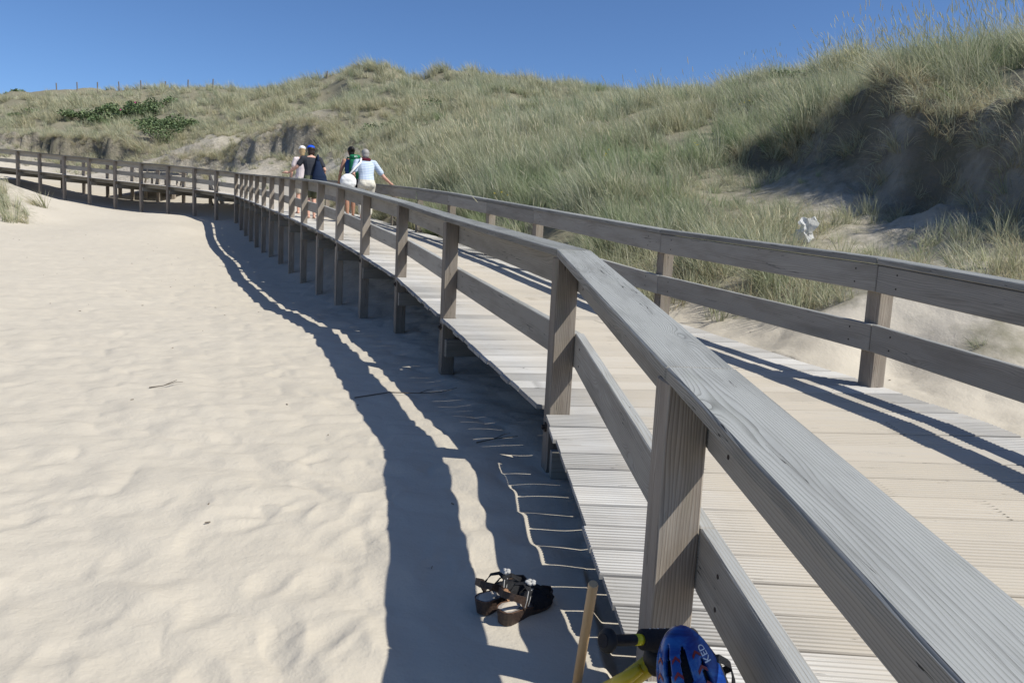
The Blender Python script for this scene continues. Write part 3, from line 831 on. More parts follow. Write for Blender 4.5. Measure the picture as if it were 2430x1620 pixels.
# ------------------------------------------------------------------ shrubs, fence posts, twigs, litter
lf = NB('shrub_leaf')
la = lf.n('ShaderNodeAttribute'); la.attribute_name = 'tone'
lc = lf.ramp(la.outputs['Fac'], [(0, (.075, .115, .05)), (.6, (.135, .185, .08)), (1, (.22, .265, .125))])
lf.set('Base Color', lc); lf.set('Roughness', .5)
LEAF = lf.m
STEM = plain('brown_stem', (.10, .075, .05), .8, .3, 30)
PINK = plain('pink_petal', (.55, .10, .24), .6, .2, 20)
YEL = plain('yellow_petal', (.65, .50, .04), .6, .2, 20)

def shrub(px, py, Y, rx, ry, h, n, seed, label, leaf=.10, flowers=0):
    p = atd(px, py, Y); z = h1(p[0], p[1]); r = np.random.default_rng(seed)
    root = empty('rose_shrub', (p[0], p[1], z)); tag(root, label, 'shrub', 'rose bushes in the marram grass')
    bm = bmesh.new(); tl = bm.verts.layers.float.new('tone')
    lumps = [(r.uniform(-.75, .75) * rx, r.uniform(-.75, .75) * ry, r.uniform(.25, .75) * h, r.uniform(.3, .55)) for _ in range(9)]
    zs = []
    for x, y, zz, s in lumps: zs.append(h1(p[0] + x, p[1] + y) - z)
    for _ in range(n):
        k = r.integers(0, len(lumps)); x, y, zz, s = lumps[k]
        d = r.normal(0, 1, 3); d /= np.linalg.norm(d); q = s * r.random() ** .4
        c = np.array((x + d[0] * q * min(rx, 1.6), y + d[1] * q * min(ry, 1.6), max(.03, zz + d[2] * q * h * .8) + zs[k]))
        u = r.normal(0, 1, 3); u[2] *= .5; u /= np.linalg.norm(u); v = np.cross(u, r.normal(0, 1, 3)); v /= np.linalg.norm(v)
        L_ = leaf * r.uniform(.6, 1.3); tn = np.clip(r.normal(.45, .28), 0, 1)
        vs = [bm.verts.new(c - u * L_), bm.verts.new(c + v * L_ * .55), bm.verts.new(c + u * L_), bm.verts.new(c - v * L_ * .55)]
        for w_ in vs: w_[tl] = tn
        bm.faces.new(vs)
    fo = bm_obj('foliage', bm, LEAF, root)
    bm = bmesh.new()
    for k, (x, y, zz, s) in enumerate(lumps[:6]):
        tube(bm, [(x * .5, y * .5, zs[k] - .15), (x * .8, y * .8, zs[k] + zz * .5), (x, y, zs[k] + zz)], [.02, .014, .006], 5)
    bm_obj('stem', bm, STEM, root)
    for _ in range(flowers):
        k = r.integers(0, len(lumps)); x, y, zz, s = lumps[k]
        bm = bmesh.new(); ball(bm, (x + r.normal(0, .3), y - .55 * min(ry, 1), zz + zs[k] + .25 * h), (.075, .05, .07), 6, 4)
        bm_obj('flower', bm, PINK, root)

for a in ((330, 236, 63, 2.8, 1.4, 1.35, 2400, 1, 'dark green rose bush with pink flowers at the upper end of the left slope', .10, 2),
          (270, 244, 62.5, 3.0, 1.3, 1.35, 2400, 2, 'broad dark green rose bush in the middle of the left slope', .10, 0),
          (205, 256, 61.5, 2.4, 1.1, .9, 1400, 3, 'low rose bush at the lower left tail of the bushes on the left slope', .10, 0),
          (345, 268, 57, 2.0, 1.2, 1.2, 1600, 4, 'bright green rose bush just below the flowering one', .09, 0),
          (400, 262, 57, 2.2, 1.1, 1.1, 1500, 5, 'bright green rose bush reaching furthest right on the left slope', .09, 0),
          (372, 292, 53.5, 1.3, .9, 1.3, 1200, 6, 'green rose bush hanging over the dark sand edge', .08, 0),
          (15, 262, 64, 2.4, .8, .5, 700, 7, 'low rose bush at the left edge of the photograph', .10, 0),
          (878, 255, 41, 1.2, .8, 1.15, 1100, 8, 'light green bush alone in the grass above the walkers', .07, 0),
          (992, 249, 43, .55, .5, .9, 420, 9, 'very small green bush right of the light green one above the walkers', .06, 0),
          (1815, 126, 25.5, 1.3, .5, .3, 500, 10, 'flat dark creeper on the skyline left of the right dune hump', .06, 0),
          (15, 219, 83, 2.2, 1, .7, 500, 11, 'dark bush on the skyline at the far left', .13, 0)):
    shrub(*a)

POSTW = plain('fence_post_wood', (.19, .165, .14), .85, .25, 12)
for k, (px, py, Y, dy) in enumerate(((134, 197, 79, 0), (183, 195, 78, 0), (231, 195, 77, 0), (283, 194, 76, 0), (335, 191, 76, 0), (392, 193, 75.5, 0), (446, 189, 75, 0), (505, 187.5, 75, 0), (636, 203, 73, 0), (705, 187.5, 71, 0), (776, 168.6, 66.5, 0))):
    p = at(px, py, Y); gz = h1(p[0], p[1]); top = p[2]
    bm = bmesh.new(); hgt = max(.5, top - gz)
    tl_ = rng.normal(0, .025)
    tube(bm, [(0, 0, -.4), (tl_ * .5, 0, hgt * .5), (tl_, 0, hgt - .03), (tl_, 0, hgt)], [.058, .056, .054, .04], 7)
    o = bm_obj('fence_post', bm, POSTW, None, (p[0], p[1], gz))
    nth = ['leftmost', 'second', 'third', 'fourth', 'fifth', 'sixth', 'seventh', 'eighth', 'ninth', 'tenth', 'rightmost'][k]
    tag(o, 'dark wooden fence post on the dune skyline, %s of the row%s' % (nth, '' if nth.endswith('most') else ' from the left'), 'fence post', 'fence posts along the dune ridge')

TWIG = plain('dry_twig', (.10, .08, .06), .8, .3, 40)
def twig(px, py, Y, pts, r0, label):
    p = atd(px, py, Y); bm = bmesh.new(); q = []
    for x, y, dz in pts: q.append((x, y, h1(p[0] + x, p[1] + y) + dz - h1(p[0], p[1])))
    tube(bm, q, list(np.linspace(r0, r0 * .45, len(q))), 5)
    m_ = len(q) // 2; a = Vector(q[m_]); tube(bm, [a, a + Vector((.07, .06, .02)), a + Vector((.11, .12, .015))], [r0 * .6, r0 * .45, r0 * .3], 5)
    o = bm_obj('twig', bm, TWIG, None, (p[0], p[1], h1(p[0], p[1]))); tag(o, label, 'twig')
twig(935, 882, 6.35, [(-.42, -.08, .012), (-.15, -.02, .02), (.1, -.02, .03), (.28, .07, .02), (.4, .2, .035)], .0055, 'thin dark twig lying in the boardwalk shadow on the sand')
twig(376, 937, 6.3, [(-.09, -.06, .01), (0, 0, .02), (.08, .07, .045)], .005, 'short pale twig lying alone on the sunlit sand')
twig(1140, 1022, 5.0, [(-.13, -.05, .01), (-.02, 0, .02), (.14, .05, .02)], .005, 'small twig in the shadow beside the bend of the boardwalk')

PAPER = plain('white_paper', (.80, .80, .79), .8, .06, 20)
p = atd(1852, 527, 10.6); z = h1(p[0], p[1])
bm = bmesh.new(); gsz = 9; r = np.random.default_rng(5); gv = []
for i in range(gsz):
    for j in range(gsz):
        u, v = i / (gsz - 1) - .5, j / (gsz - 1) - .5
        gv.append(bm.verts.new((u * .24 + .03 * math.sin(9 * v), .07 * math.sin(7 * u + 4 * v) + r.normal(0, .014), .20 + v * .34 * (1 - .5 * abs(u)) + .05 * u + r.normal(0, .012))))
for i in range(gsz - 1):
    for j in range(gsz - 1): bm.faces.new((gv[i * gsz + j], gv[(i + 1) * gsz + j], gv[(i + 1) * gsz + j + 1], gv[i * gsz + j + 1]))
bmesh.ops.solidify(bm, geom=list(bm.faces), thickness=.003)
o = bm_obj('crumpled_tissue', bm, PAPER, None, (p[0], p[1], z)); tag(o, 'crumpled white paper tissue caught in the grass on the right slope', 'litter')

# yellow ragwort specks on the slope behind the right handrail
bm = bmesh.new()
fx = candidates(13, 24, .5, .02, -.12, .34); fz, fg, fs, fa = H(fx[:, 0], fx[:, 1], True)
for (x, y), z, g_ in zip(fx, fz, fg):
    if g_ > .75 and rng.random() < .13:
        for _ in range(3): ball(bm, (x + rng.normal(0, .10), y + rng.normal(0, .1), z + rng.uniform(.45, .7)), (.022, .022, .012), 5, 3)
o = bm_obj('ragwort_flowers', bm, YEL); tag(o, 'tiny yellow flowers scattered in the grass behind the right handrail', kind='stuff')

# ------------------------------------------------------------------ bench on a small platform beyond the far boardwalk
bp = at(382, 441, 41.6); bz = bp[2] - .02
bdir = Vector((.90, -.43, 0)).normalized(); bn = Vector((bdir.y, -bdir.x, 0))
vp = empty('viewing_platform', (bp[0], bp[1], bz - .12)); tag(vp, 'small raised wooden platform on the far side of the distant boardwalk', 'platform')
B0 = Vector((0, 0, 0)); upv = Vector((0, 0, 1))
for k in range(12):
    c = bn * (k * .195 - 1.0)
    o = board('deck_plank', c - bdir * 2.2 + upv * .10, c + bdir * 2.2 + upv * .10, .188, .034, WOOD_DECK, vp, bev=0)
for sx in (-2.0, 0, 2.0):
    for sy in (-.8, .9):
        c = bdir * sx + bn * sy; zz = h1(bp[0] + c.x, bp[1] + c.y) - (bz - .12) - .3
        board('post', c + upv * min(zz, -.5), c + upv * .08, .14, .14, WOOD_POST, vp, bev=0)
for sy in (-.8, .9): board('beam', bn * sy - bdir * 2.2 + upv * .0, bn * sy + bdir * 2.2 + upv * .0, .07, .15, WOOD_BEAM, vp, bev=0)
bn_ = empty('bench', (bp[0], bp[1], bz)); tag(bn_, 'grey wooden bench with slanted legs seen through the far handrail', 'bench')
for zz, off, w_ in ((.86, -.30, .15), (.66, -.26, .13)):
    board('back_slat', -bdir * 1.7 + bn * off + upv * zz, bdir * 1.7 + bn * off + upv * zz, .035, w_, WOOD_CAP, bn_, bev=0)
for j in range(3): board('seat_slat', -bdir * 1.7 + bn * (-.12 + j * .16) + upv * .44, bdir * 1.7 + bn * (-.12 + j * .16) + upv * .44, .14, .04, WOOD_CAP, bn_, bev=0)
for sx in (-1.35, -.5, .5, 1.35):
    board('leg', bdir * (sx - .1) + bn * -.16 + upv * 0, bdir * sx + bn * -.31 + upv * .9, .09, .06, WOOD_POST, bn_, side=bdir, bev=0)
    board('leg', bdir * (sx + .12) + bn * .24, bdir * sx + bn * .14 + upv * .42, .09, .06, WOOD_POST, bn_, side=bdir, bev=0)
for sx in (-1.6, 1.6): board('armrest', bdir * sx + bn * -.28 + upv * .66, bdir * sx + bn * .25 + upv * .64, .07, .05, WOOD_POST, bn_, bev=0)

# ------------------------------------------------------------------ people
def cloth(name, col, scale=25, var=.12, stripes=None):
    m_ = NB(name); tc_ = m_.n('ShaderNodeTexCoord').outputs['Object']; nz = m_.noise(tc_, scale, 4)
    c = m_.mix(nz, tuple(q * (1 - var) for q in col), tuple(min(1, q * (1 + var)) for q in col))
    if stripes:
        sx_ = m_.n('ShaderNodeSeparateXYZ'); m_.t.links.new(tc_, sx_.inputs[0])
        s_ = m_.math('GREATER_THAN', m_.math('FRACT', m_.math('MULTIPLY', sx_.outputs[2], 26.0)), .62)
        c = m_.mix(s_, c, stripes)
    m_.set('Base Color', c); m_.set('Roughness', .9); m_.set('Specular IOR Level', .1)
    m_.set('Normal', m_.bump(m_.noise(tc_, 9, 4), .5, .02))
    return m_.m
def skin(name, col):
    m_ = NB(name); tc_ = m_.n('ShaderNodeTexCoord').outputs['Object']; nz = m_.noise(tc_, 14, 4)
    m_.set('Base Color', m_.mix(nz, tuple(q * .88 for q in col), tuple(q * 1.1 for q in col))); m_.set('Roughness', .55)
    m_.set('Subsurface Weight', .08); m_.b.inputs['Subsurface Radius'].default_value = (.01, .004, .002); return m_.m
def hairm(name, col):
    m_ = NB(name); tc_ = m_.n('ShaderNodeTexCoord').outputs['Object']; nz = m_.noise(m_.mapv(tc_, (120, 120, 14)), 1, 3)
    m_.set('Base Color', m_.mix(nz, tuple(q * .6 for q in col), tuple(q * 1.4 for q in col))); m_.set('Roughness', .45)
    m_.set('Normal', m_.bump(nz, .6, .006)); return m_.m

def loft(bm, secs, n=14):
    """closed body through (centre, half width x, half depth y) sections"""
    rings = []
    def ring(c, rx, ry): return [bm.verts.new((c[0] + rx * math.cos(a), c[1] + ry * math.sin(a), c[2])) for a in np.linspace(0, 2 * math.pi, n, endpoint=False)]
    for c, rx, ry in secs: rings.append(ring(c, rx, ry))
    for A, B in zip(rings, rings[1:]):
        for i in range(n): bm.faces.new((A[i], A[(i + 1) % n], B[(i + 1) % n], B[i]))
    bm.faces.new(rings[0][::-1]); bm.faces.new(rings[-1])

def limb(bm, pts, rads, n=10):
    tube(bm, pts, rads, n)
    for p, r in zip(pts, rads): ball(bm, p, r, 10, 6)

def fuse(name, bm, vox, mat, parent, smooth_it=3):
    """grow one continuous skin over overlapping solids"""
    me_ = bpy.data.meshes.new(name + '_source'); bmesh.ops.recalc_face_normals(bm, faces=bm.faces); bm.to_mesh(me_); bm.free()
    o = bpy.data.objects.new(name, me_); C.objects.link(o)
    a = o.modifiers.new('skin', 'REMESH'); a.mode = 'VOXEL'; a.voxel_size = vox; a.use_smooth_shade = True
    if smooth_it:
        b = o.modifiers.new('soften', 'SMOOTH'); b.factor = .5; b.iterations = smooth_it
    dg = bpy.context.evaluated_depsgraph_get(); dg.update()
    out = bpy.data.meshes.new_from_object(o.evaluated_get(dg)); out.name = name
    bpy.data.objects.remove(o, do_unlink=True); bpy.data.meshes.remove(me_)
    out.materials.clear()
    return link(name, out, mat, parent, smooth=True)

def hand(bm, w, fwd, palm_n, curl=.35, thumb=1):
    """palm, four unequal fingers and a thumb from the wrist along fwd"""
    w = Vector(w); f = Vector(fwd).normalized(); nrm = Vector(palm_n); nrm = (nrm - f * nrm.dot(f)).normalized(); s = f.cross(nrm) * thumb
    limb(bm, [w, w + f * .035, w + f * .075], [.026, .032, .034], 8)
    for k, (o_, L_) in enumerate(((.027, .068), (.010, .078), (-.008, .072), (-.026, .056))):
        b = w + f * .085 + s * o_; d1 = f; d2 = (f - nrm * curl).normalized(); d3 = (f - nrm * curl * 2).normalized()
        p1 = b + d1 * L_ * .42; p2 = p1 + d2 * L_ * .33; p3 = p2 + d3 * L_ * .25
        limb(bm, [b - f * .03, p1, p2, p3], [.0105, .0105, .0095, .0085], 6)
    b = w + f * .03 + s * .025; limb(bm, [b, b + (s + f * .6).normalized() * .035, b + (s * .45 + f).normalized() * .068], [.013, .0115, .0095], 6)

def person(loc, heading, sc_, label, P_):
    """a walker seen from behind; local +y is where the body faces"""
    root = empty('person', loc, heading); root.scale = (sc_,) * 3; tag(root, label, 'person', 'people walking up the boardwalk')
    ln = P_['lean']; hx, hy, hz = P_['head']
    def sh(x, y, z): return (x, y + max(0, z - .95) * ln, z)
    SK = P_['skin']; wd = P_.get('wide', 1.0); dp = P_.get('deep', 1.0)
    tors = [(.84, .155, .115), (.93, .168, .125), (1.02, .155, .115), (1.14, .145, .108), (1.27, .168, .118), (1.37, .175, .112), (1.44, .135, .088), (1.48, .07, .066)]
    bm = bmesh.new()
    loft(bm, [(sh(0, 0, z), rx * wd, ry * dp) for z, rx, ry in tors])
    nk = sh(0, 0, 1.46); hc = Vector((nk[0] + hx, nk[1] + hy, 1.645 + hz))
    limb(bm, [nk, Vector(nk).lerp(hc, .55)], [.056, .050])
    ball(bm, hc, (.074, .094, .112), 16, 12); ball(bm, hc + Vector((0, .045, -.055)), (.052, .052, .058))
    ball(bm, hc + Vector((0, .098, -.018)), (.012, .02, .022)); ball(bm, hc + Vector((0, .088, -.062)), (.026, .012, .008))
    for s in (-1, 1):
        ball(bm, hc + Vector((s * .076, -.006, -.012)), (.010, .022, .032)); ball(bm, hc + Vector((s * .03, .083, .018)), (.018, .012, .010))
    arms = {}
    for s, key in ((-1, 'left'), (1, 'right')):
        shd = Vector(sh(s * .185 * wd, 0, 1.40)); el, wr = Vector(P_[key][0]), Vector(P_[key][1])
        limb(bm, [shd, shd.lerp(el, .5), el, el.lerp(wr, .35), wr], [.056 * dp, .050, .041, .041, .027])
        hand(bm, wr, P_[key][2] if len(P_[key]) > 2 else wr - el, P_[key][3] if len(P_[key]) > 3 else (s, 0, 0), P_[key][4] if len(P_[key]) > 4 else .4, -s)
        arms[s] = (shd, el, wr)
    legs = {}
    for s, key in ((-1, 'left_leg'), (1, 'right_leg')):
        hip = Vector((s * .088 * wd, 0, .90)); kn, an = Vector(P_[key][0]), Vector(P_[key][1])
        limb(bm, [hip, hip.lerp(kn, .5), kn, kn.lerp(an, .3), kn.lerp(an, .7), an], [.088 * dp, .074, .054, .056, .042, .034])
        toe = an + Vector((s * .02, .16, -.05)) if an.z < .14 else an + Vector((0, .10, -.12))
        heel = an + Vector((0, -.035, -.045))
        limb(bm, [heel, an.lerp(toe, .45) + Vector((0, 0, -.02)), toe], [.033, .036, .026])
        for q in range(5): limb(bm, [toe + Vector((s * (.02 - q * .011), -.01, 0)), toe + Vector((s * (.022 - q * .012), .035 - q * .005, -.004))], [.011, .009], 6)
        legs[s] = (hip, kn, an)
    fuse('body', bm, .0085, SK, root, 2)
    # shirt
    bm = bmesh.new(); puff = P_.get('puff', .014)
    z0 = P_.get('hem', .90)
    loft(bm, [(sh(0, 0, z), rx * wd + puff * k, ry * dp + puff * k) for z, rx, ry, k in [(z0, .160, .118, 1.7)] + [(z, a, b, 1) for z, a, b in tors if z > z0 + .03 and z < 1.46]])
    if P_.get('sleeve', .6) > 0:
        for s in (-1, 1):
            a, b, c = arms[s]; f_ = P_.get('sleeve', .6)
            if f_ <= 1: limb(bm, [a + Vector((-s * .06, 0, .01)), a, a.lerp(b, f_ * .6), a.lerp(b, f_)], [.066 * dp, .070 * dp, .064 * dp, .062 * dp])
    fuse('shirt', bm, .010, P_['shirt'], root)
    # trousers
    bm = bmesh.new()
    loft(bm, [((0, 0, .80), .12 * wd, .10 * dp), ((0, 0, .86), .163 * wd + .012, .122 * dp + .012), ((0, 0, .94), .172 * wd + .012, .128 * dp + .012), (sh(0, 0, 1.02), .158 * wd + .012, .118 * dp + .010)])
    for s in (-1, 1): ball(bm, (s * .075 * wd, -.045, .90), (.095 * wd, .105 * dp, .10))
    for s in (-1, 1):
        h_, k_, a_ = legs[s]; f_ = P_.get('leg_len', .7)
        if f_ <= 1: pts = [h_, h_.lerp(k_, f_ * .5), h_.lerp(k_, f_)]; rr2 = [.10 * dp, .092 * dp, .086 * dp]
        else: pts = [h_, h_.lerp(k_, .5), k_, k_.lerp(a_, f_ - 1)]; rr2 = [.102 * dp, .092 * dp, .074 * dp, .066 * dp]
        limb(bm, pts, rr2)
    fuse('trousers' if P_.get('leg_len', .7) > 1 else 'shorts', bm, .010, P_['pants'], root)
    # hair
    bm = bmesh.new()
    for d, r_ in P_['hair_lumps']: ball(bm, hc + Vector(d), r_, 14, 10)
    fuse('hair', bm, .008, P_['hair'], root, 2)
    return root, hc, arms, sh

SK1, SK2 = skin('fair_skin', (.62, .36, .27)), skin('tanned_skin', (.42, .225, .15))
HAIRS = {k: hairm(k + '_hair', c) for k, c in dict(blond=(.42, .30, .16), dark=(.035, .022, .016), black=(.016, .012, .010), grey=(.33, .31, .29)).items()}

def deck_pt(px, py, Y):
    """a point on the deck surface seen at photo column px, distance Y"""
    p = at(px, py, Y); ac, dz = footprint(np.array([p[0]]), np.array([p[1]])); return (p[0], p[1], float(dz[0]))
HD = R_(24)                                  # the walkers face along the boardwalk
short_hair = [((0, -.018, .028), (.086, .098, .098)), ((0, -.05, -.03), (.074, .062, .07))]

# A: pink-white tee and white cap, furthest
rA, hA, aA, _ = person(deck_pt(716, 480, 21.3), HD, 1.02, 'person in a pale pink T-shirt and white cap, half hidden behind the dark-shirted walker',
    dict(lean=.04, head=(0, .03, 0), skin=SK1, hair=HAIRS['blond'], hair_lumps=short_hair + [((0, -.06, -.09), (.06, .05, .08))], shirt=cloth('pale_pink_cotton', (.72, .62, .60)), pants=cloth('cream_shorts_cotton', (.52, .48, .40)), sleeve=.55, hem=.92, leg_len=.75, puff=.02, wide=.92,
         left=((-.26, .02, 1.13), (-.27, .10, .90)), right=((.25, .02, 1.13), (.24, .14, .94)), left_leg=((-.09, .05, .48), (-.09, -.02, .075)), right_leg=((.09, .16, .50), (.10, .10, .075))))
bm = bmesh.new(); ball(bm, hA + Vector((0, -.004, .055)), (.092, .108, .078), 16, 10); ball(bm, hA + Vector((0, .12, .045)), (.07, .075, .010))
fuse('cap', bm, .008, cloth('white_cap_cotton', (.78, .76, .72)), rA, 2)

# B: charcoal tee, blue cap, dark hair, navy tote bag
rB, hB, aB, _ = person(deck_pt(738, 517, 19.3), HD, 1.02, 'person in a charcoal T-shirt and blue cap, left arm held out, walking barefoot',
    dict(lean=.17, head=(0, .07, -.03), skin=SK1, hair=HAIRS['dark'], hair_lumps=[((0, -.02, .02), (.09, .10, .10)), ((0, -.06, -.06), (.08, .06, .10)), ((0, -.06, -.12), (.065, .05, .07))], shirt=cloth('charcoal_cotton', (.045, .047, .055)), pants=cloth('olive_shorts_cotton', (.12, .125, .075)), sleeve=.62, hem=.86, leg_len=.85, wide=1.06, deep=1.06,
         left=((-.33, .10, 1.20), (-.50, .26, 1.06), (-.9, .35, 0), (0, .2, .9)), right=((.31, .02, 1.17), (.30, .16, 1.00)), left_leg=((-.08, .02, .49), (-.075, -.10, .075)), right_leg=((.08, .15, .50), (.08, .05, .08))))
bm = bmesh.new(); ball(bm, hB + Vector((0, 0, .065)), (.094, .108, .062), 16, 10); ball(bm, hB + Vector((0, .13, .05)), (.075, .08, .010))
fuse('cap', bm, .008, cloth('blue_cap_cotton', (.02, .10, .62)), rB, 2)
NAVY = cloth('navy_nylon', (.016, .026, .055), 30, .3)
tb = empty('tote_bag', (0, 0, 0)); tb.matrix_world = rB.matrix_world; tb.location = rB.location; tb.rotation_euler = rB.rotation_euler; tb.scale = rB.scale
tag(tb, 'navy blue shoulder bag hanging on the back of the charcoal-shirted walker', 'bag')
bm = bmesh.new(); loft(bm, [((.15, -.20, .80), .15, .075), ((.15, -.22, .88), .185, .10), ((.15, -.21, 1.0), .165, .095), ((.135, -.19, 1.14), .11, .07), ((.125, -.165, 1.28), .065, .045), ((.12, -.13, 1.36), .045, .03)], 16)
fuse('bag_body', bm, .012, NAVY, tb, 3)
bm = bmesh.new(); tube(bm, [(.12, -.15, 1.34), (.135, -.085, 1.45), (.145, .03, 1.50), (.15, .14, 1.42), (.17, .17, 1.25)], [.028, .026, .026, .024, .022], 8); bm_obj('strap', bm, NAVY, tb, smooth=True)

# C: sleeveless, green backpack, furthest of the right pair
rC, hC, aC, _ = person(deck_pt(833, 520, 20.4), HD + .05, 1.05, 'person with black hair and bare arms wearing a green backpack and dark shorts',
    dict(lean=.10, head=(-.01, .05, 0), skin=SK2, hair=HAIRS['black'], hair_lumps=[((0, -.02, .025), (.09, .10, .102)), ((0, -.09, .05), (.055, .05, .055)), ((0, -.05, -.05), (.072, .06, .08))], shirt=cloth('blue_vest_cotton', (.04, .10, .24)), pants=cloth('black_shorts_cotton', (.018, .018, .022)), sleeve=0, hem=.92, leg_len=.7,
         left=((-.27, .04, 1.14), (-.28, .16, .90)), right=((.27, .05, 1.14), (.27, .18, .92)), left_leg=((-.09, .08, .49), (-.09, .0, .075)), right_leg=((.09, .18, .50), (.09, .16, .09))))
GREEN = cloth('green_nylon', (.018, .16, .075), 30, .25); GREEN2 = cloth('dark_green_nylon', (.012, .085, .045), 30, .25)
pk = empty('backpack', rC.location); pk.rotation_euler = rC.rotation_euler; pk.scale = rC.scale
tag(pk, 'green hiking backpack on the back of the bare-armed walker', 'backpack')
bm = bmesh.new(); loft(bm, [((.02, -.20, .98), .12, .06), ((.02, -.22, 1.04), .15, .095), ((.02, -.22, 1.22), .155, .105), ((.02, -.19, 1.40), .14, .095), ((.02, -.16, 1.47), .10, .06)], 16); fuse('pack_body', bm, .012, GREEN, pk, 3)
bm = bmesh.new(); loft(bm, [((.02, -.17, 1.42), .13, .085), ((.02, -.17, 1.50), .145, .105), ((.02, -.16, 1.55), .11, .075)], 16); fuse('lid', bm, .010, GREEN, pk, 3)
bm = bmesh.new(); loft(bm, [((.02, -.315, 1.02), .09, .03), ((.02, -.33, 1.10), .105, .04), ((.02, -.32, 1.24), .085, .03)], 12); fuse('front_pocket', bm, .010, GREEN2, pk, 2)
for s in (-1, 1):
    bm = bmesh.new(); tube(bm, [(.02 + s * .09, -.12, 1.44), (s * .115, .0, 1.49), (s * .12, .15, 1.40), (s * .14, .14, 1.2), (s * .15, -.05, 1.06)], .017, 8); bm_obj('strap', bm, GREEN2, pk, smooth=True)
bm = bmesh.new(); hexa(bm, [(-.02, -.271, 1.485), (.05, -.271, 1.485), (.05, -.262, 1.485), (-.02, -.262, 1.485), (-.02, -.268, 1.515), (.05, -.268, 1.515), (.05, -.258, 1.515), (-.02, -.258, 1.515)]); bm_obj('white_patch', bm, PAPER, pk)

# D: grey hair, striped tee, maroon scarf, cream trousers, one hand on the right handrail
dl = deck_pt(868, 530, 18.5)
hp = None
rt = None
for a, b in zip(RP, RP[1:]):
    if a.y <= 19.0 <= b.y: hp = a + (b - a) * ((19.0 - a.y) / (b.y - a.y))
hw = Vector((hp.x - .02, hp.y, hp.z + .985))     # wrist above the cap
ca, sa_ = math.cos(-HD), math.sin(-HD); SD = 1.02
d_ = hw - Vector(dl); wl = Vector(((d_.x * ca - d_.y * sa_) / SD, (d_.x * sa_ + d_.y * ca) / SD, d_.z / SD))
shD = Vector((.21, .12, 1.40)); mid = shD.lerp(wl, .5) + Vector((.02, -.05, -.09))
rD, hD_, aD, shf = person(dl, HD, SD, 'grey-haired person in a striped pale blue T-shirt and cream trousers, one hand on the handrail',
    dict(lean=.40, head=(.01, .06, -.04), skin=SK1, hair=HAIRS['grey'], hair_lumps=[((0, -.02, .03), (.089, .10, .098)), ((0, -.055, -.03), (.078, .06, .075))], shirt=cloth('pale_blue_jersey', (.58, .64, .72), 25, .06, (.36, .46, .60)), pants=cloth('cream_trouser_cotton', (.62, .58, .49)), sleeve=.66, hem=.93, leg_len=1.55, wide=1.09, deep=1.15, puff=.014,
         left=((-.30, .06, 1.13), (-.24, .22, 1.04)), right=(tuple(mid), tuple(wl), (.5, .8, -.12), (0, 0, 1), .25), left_leg=((-.10, .06, .49), (-.10, -.04, .075)), right_leg=((.10, .15, .50), (.10, .12, .08))))
bm = bmesh.new(); c = Vector(shf(0, 0, 1.47)) + Vector((0, .015, .02))
for k in range(16):
    a0, a1 = k / 16 * 6.2832, (k + 1) / 16 * 6.2832
    f = lambda a: c + Vector((.095 * math.cos(a), .10 * math.sin(a), .018 * math.sin(a) - .01))
    limb(bm, [f(a0), f(a1)], [.048, .048], 8)
fuse('scarf', bm, .010, cloth('maroon_wool', (.085, .012, .022), 40, .3), rD, 2)
WHT = cloth('white_cotton', (.80, .80, .78), 30, .05)
rb = empty('round_bag', rD.location); rb.rotation_euler = rD.rotation_euler; rb.scale = rD.scale
tag(rb, 'round white shoulder bag with fringe hanging behind the striped-shirt walker', 'bag')
bm = bmesh.new(); ball(bm, (-.46, -.16, .93), (.185, .10, .175), 28, 18)
for v in bm.verts:
    a_ = math.atan2(v.co.z - .93, v.co.x + .46); v.co.y += .010 * math.cos(10 * a_)
bm_obj('bag_body', bm, WHT, rb, smooth=True)
bm = bmesh.new()
for k in range(7): tube(bm, [(-.46 - .15 + k * .05, -.16, .79 + .012 * abs(k - 3)), (-.46 - .155 + k * .052, -.17, .70 + .01 * (k % 3))], [.008, .005], 5)
bm_obj('fringe', bm, WHT, rb)
bm = bmesh.new(); tube(bm, [(-.43, -.15, 1.10), (-.30, -.08, 1.24), (-.15, .00, 1.40), (-.125, .09, 1.485), (-.12, .20, 1.44)], [.02, .022, .024, .022, .02], 8); bm_obj('strap', bm, WHT, rb, smooth=True)

# ------------------------------------------------------------------ things left at the near post
def gpt(sx, sy):
    """where a sight line meets the ground"""
    lo, hi = 1.2, 12.0
    for _ in range(40):
        m_ = (lo + hi) / 2; p = at(sx, sy, m_)
        if p[2] > h1(p[0], p[1]): lo = m_
        else: hi = m_
    return at(sx, sy, lo)

def ribbon(bm, pts, wdirs, w, th=.003):
    """a flat strap along points; wdirs = direction across the strap"""
    pts = [Vector(p) for p in pts]; rows = []
    for i, p in enumerate(pts):
        t = (pts[min(i + 1, len(pts) - 1)] - pts[max(i - 1, 0)]).normalized()
        d = Vector(wdirs[i] if isinstance(wdirs[0], (tuple, Vector)) else wdirs); d = (d - t * d.dot(t)).normalized(); n = t.cross(d)
        ww = w[i] if hasattr(w, '__len__') else w
        rows.append([bm.verts.new(p + d * a * ww / 2 + n * b * th / 2) for a, b in ((-1, -1), (1, -1), (1, 1), (-1, 1))])
    for A, B in zip(rows, rows[1:]):
        for i in range(4): bm.faces.new((A[i], A[(i + 1) % 4], B[(i + 1) % 4], B[i]))
    bm.faces.new(rows[0][::-1]); bm.faces.new(rows[-1])

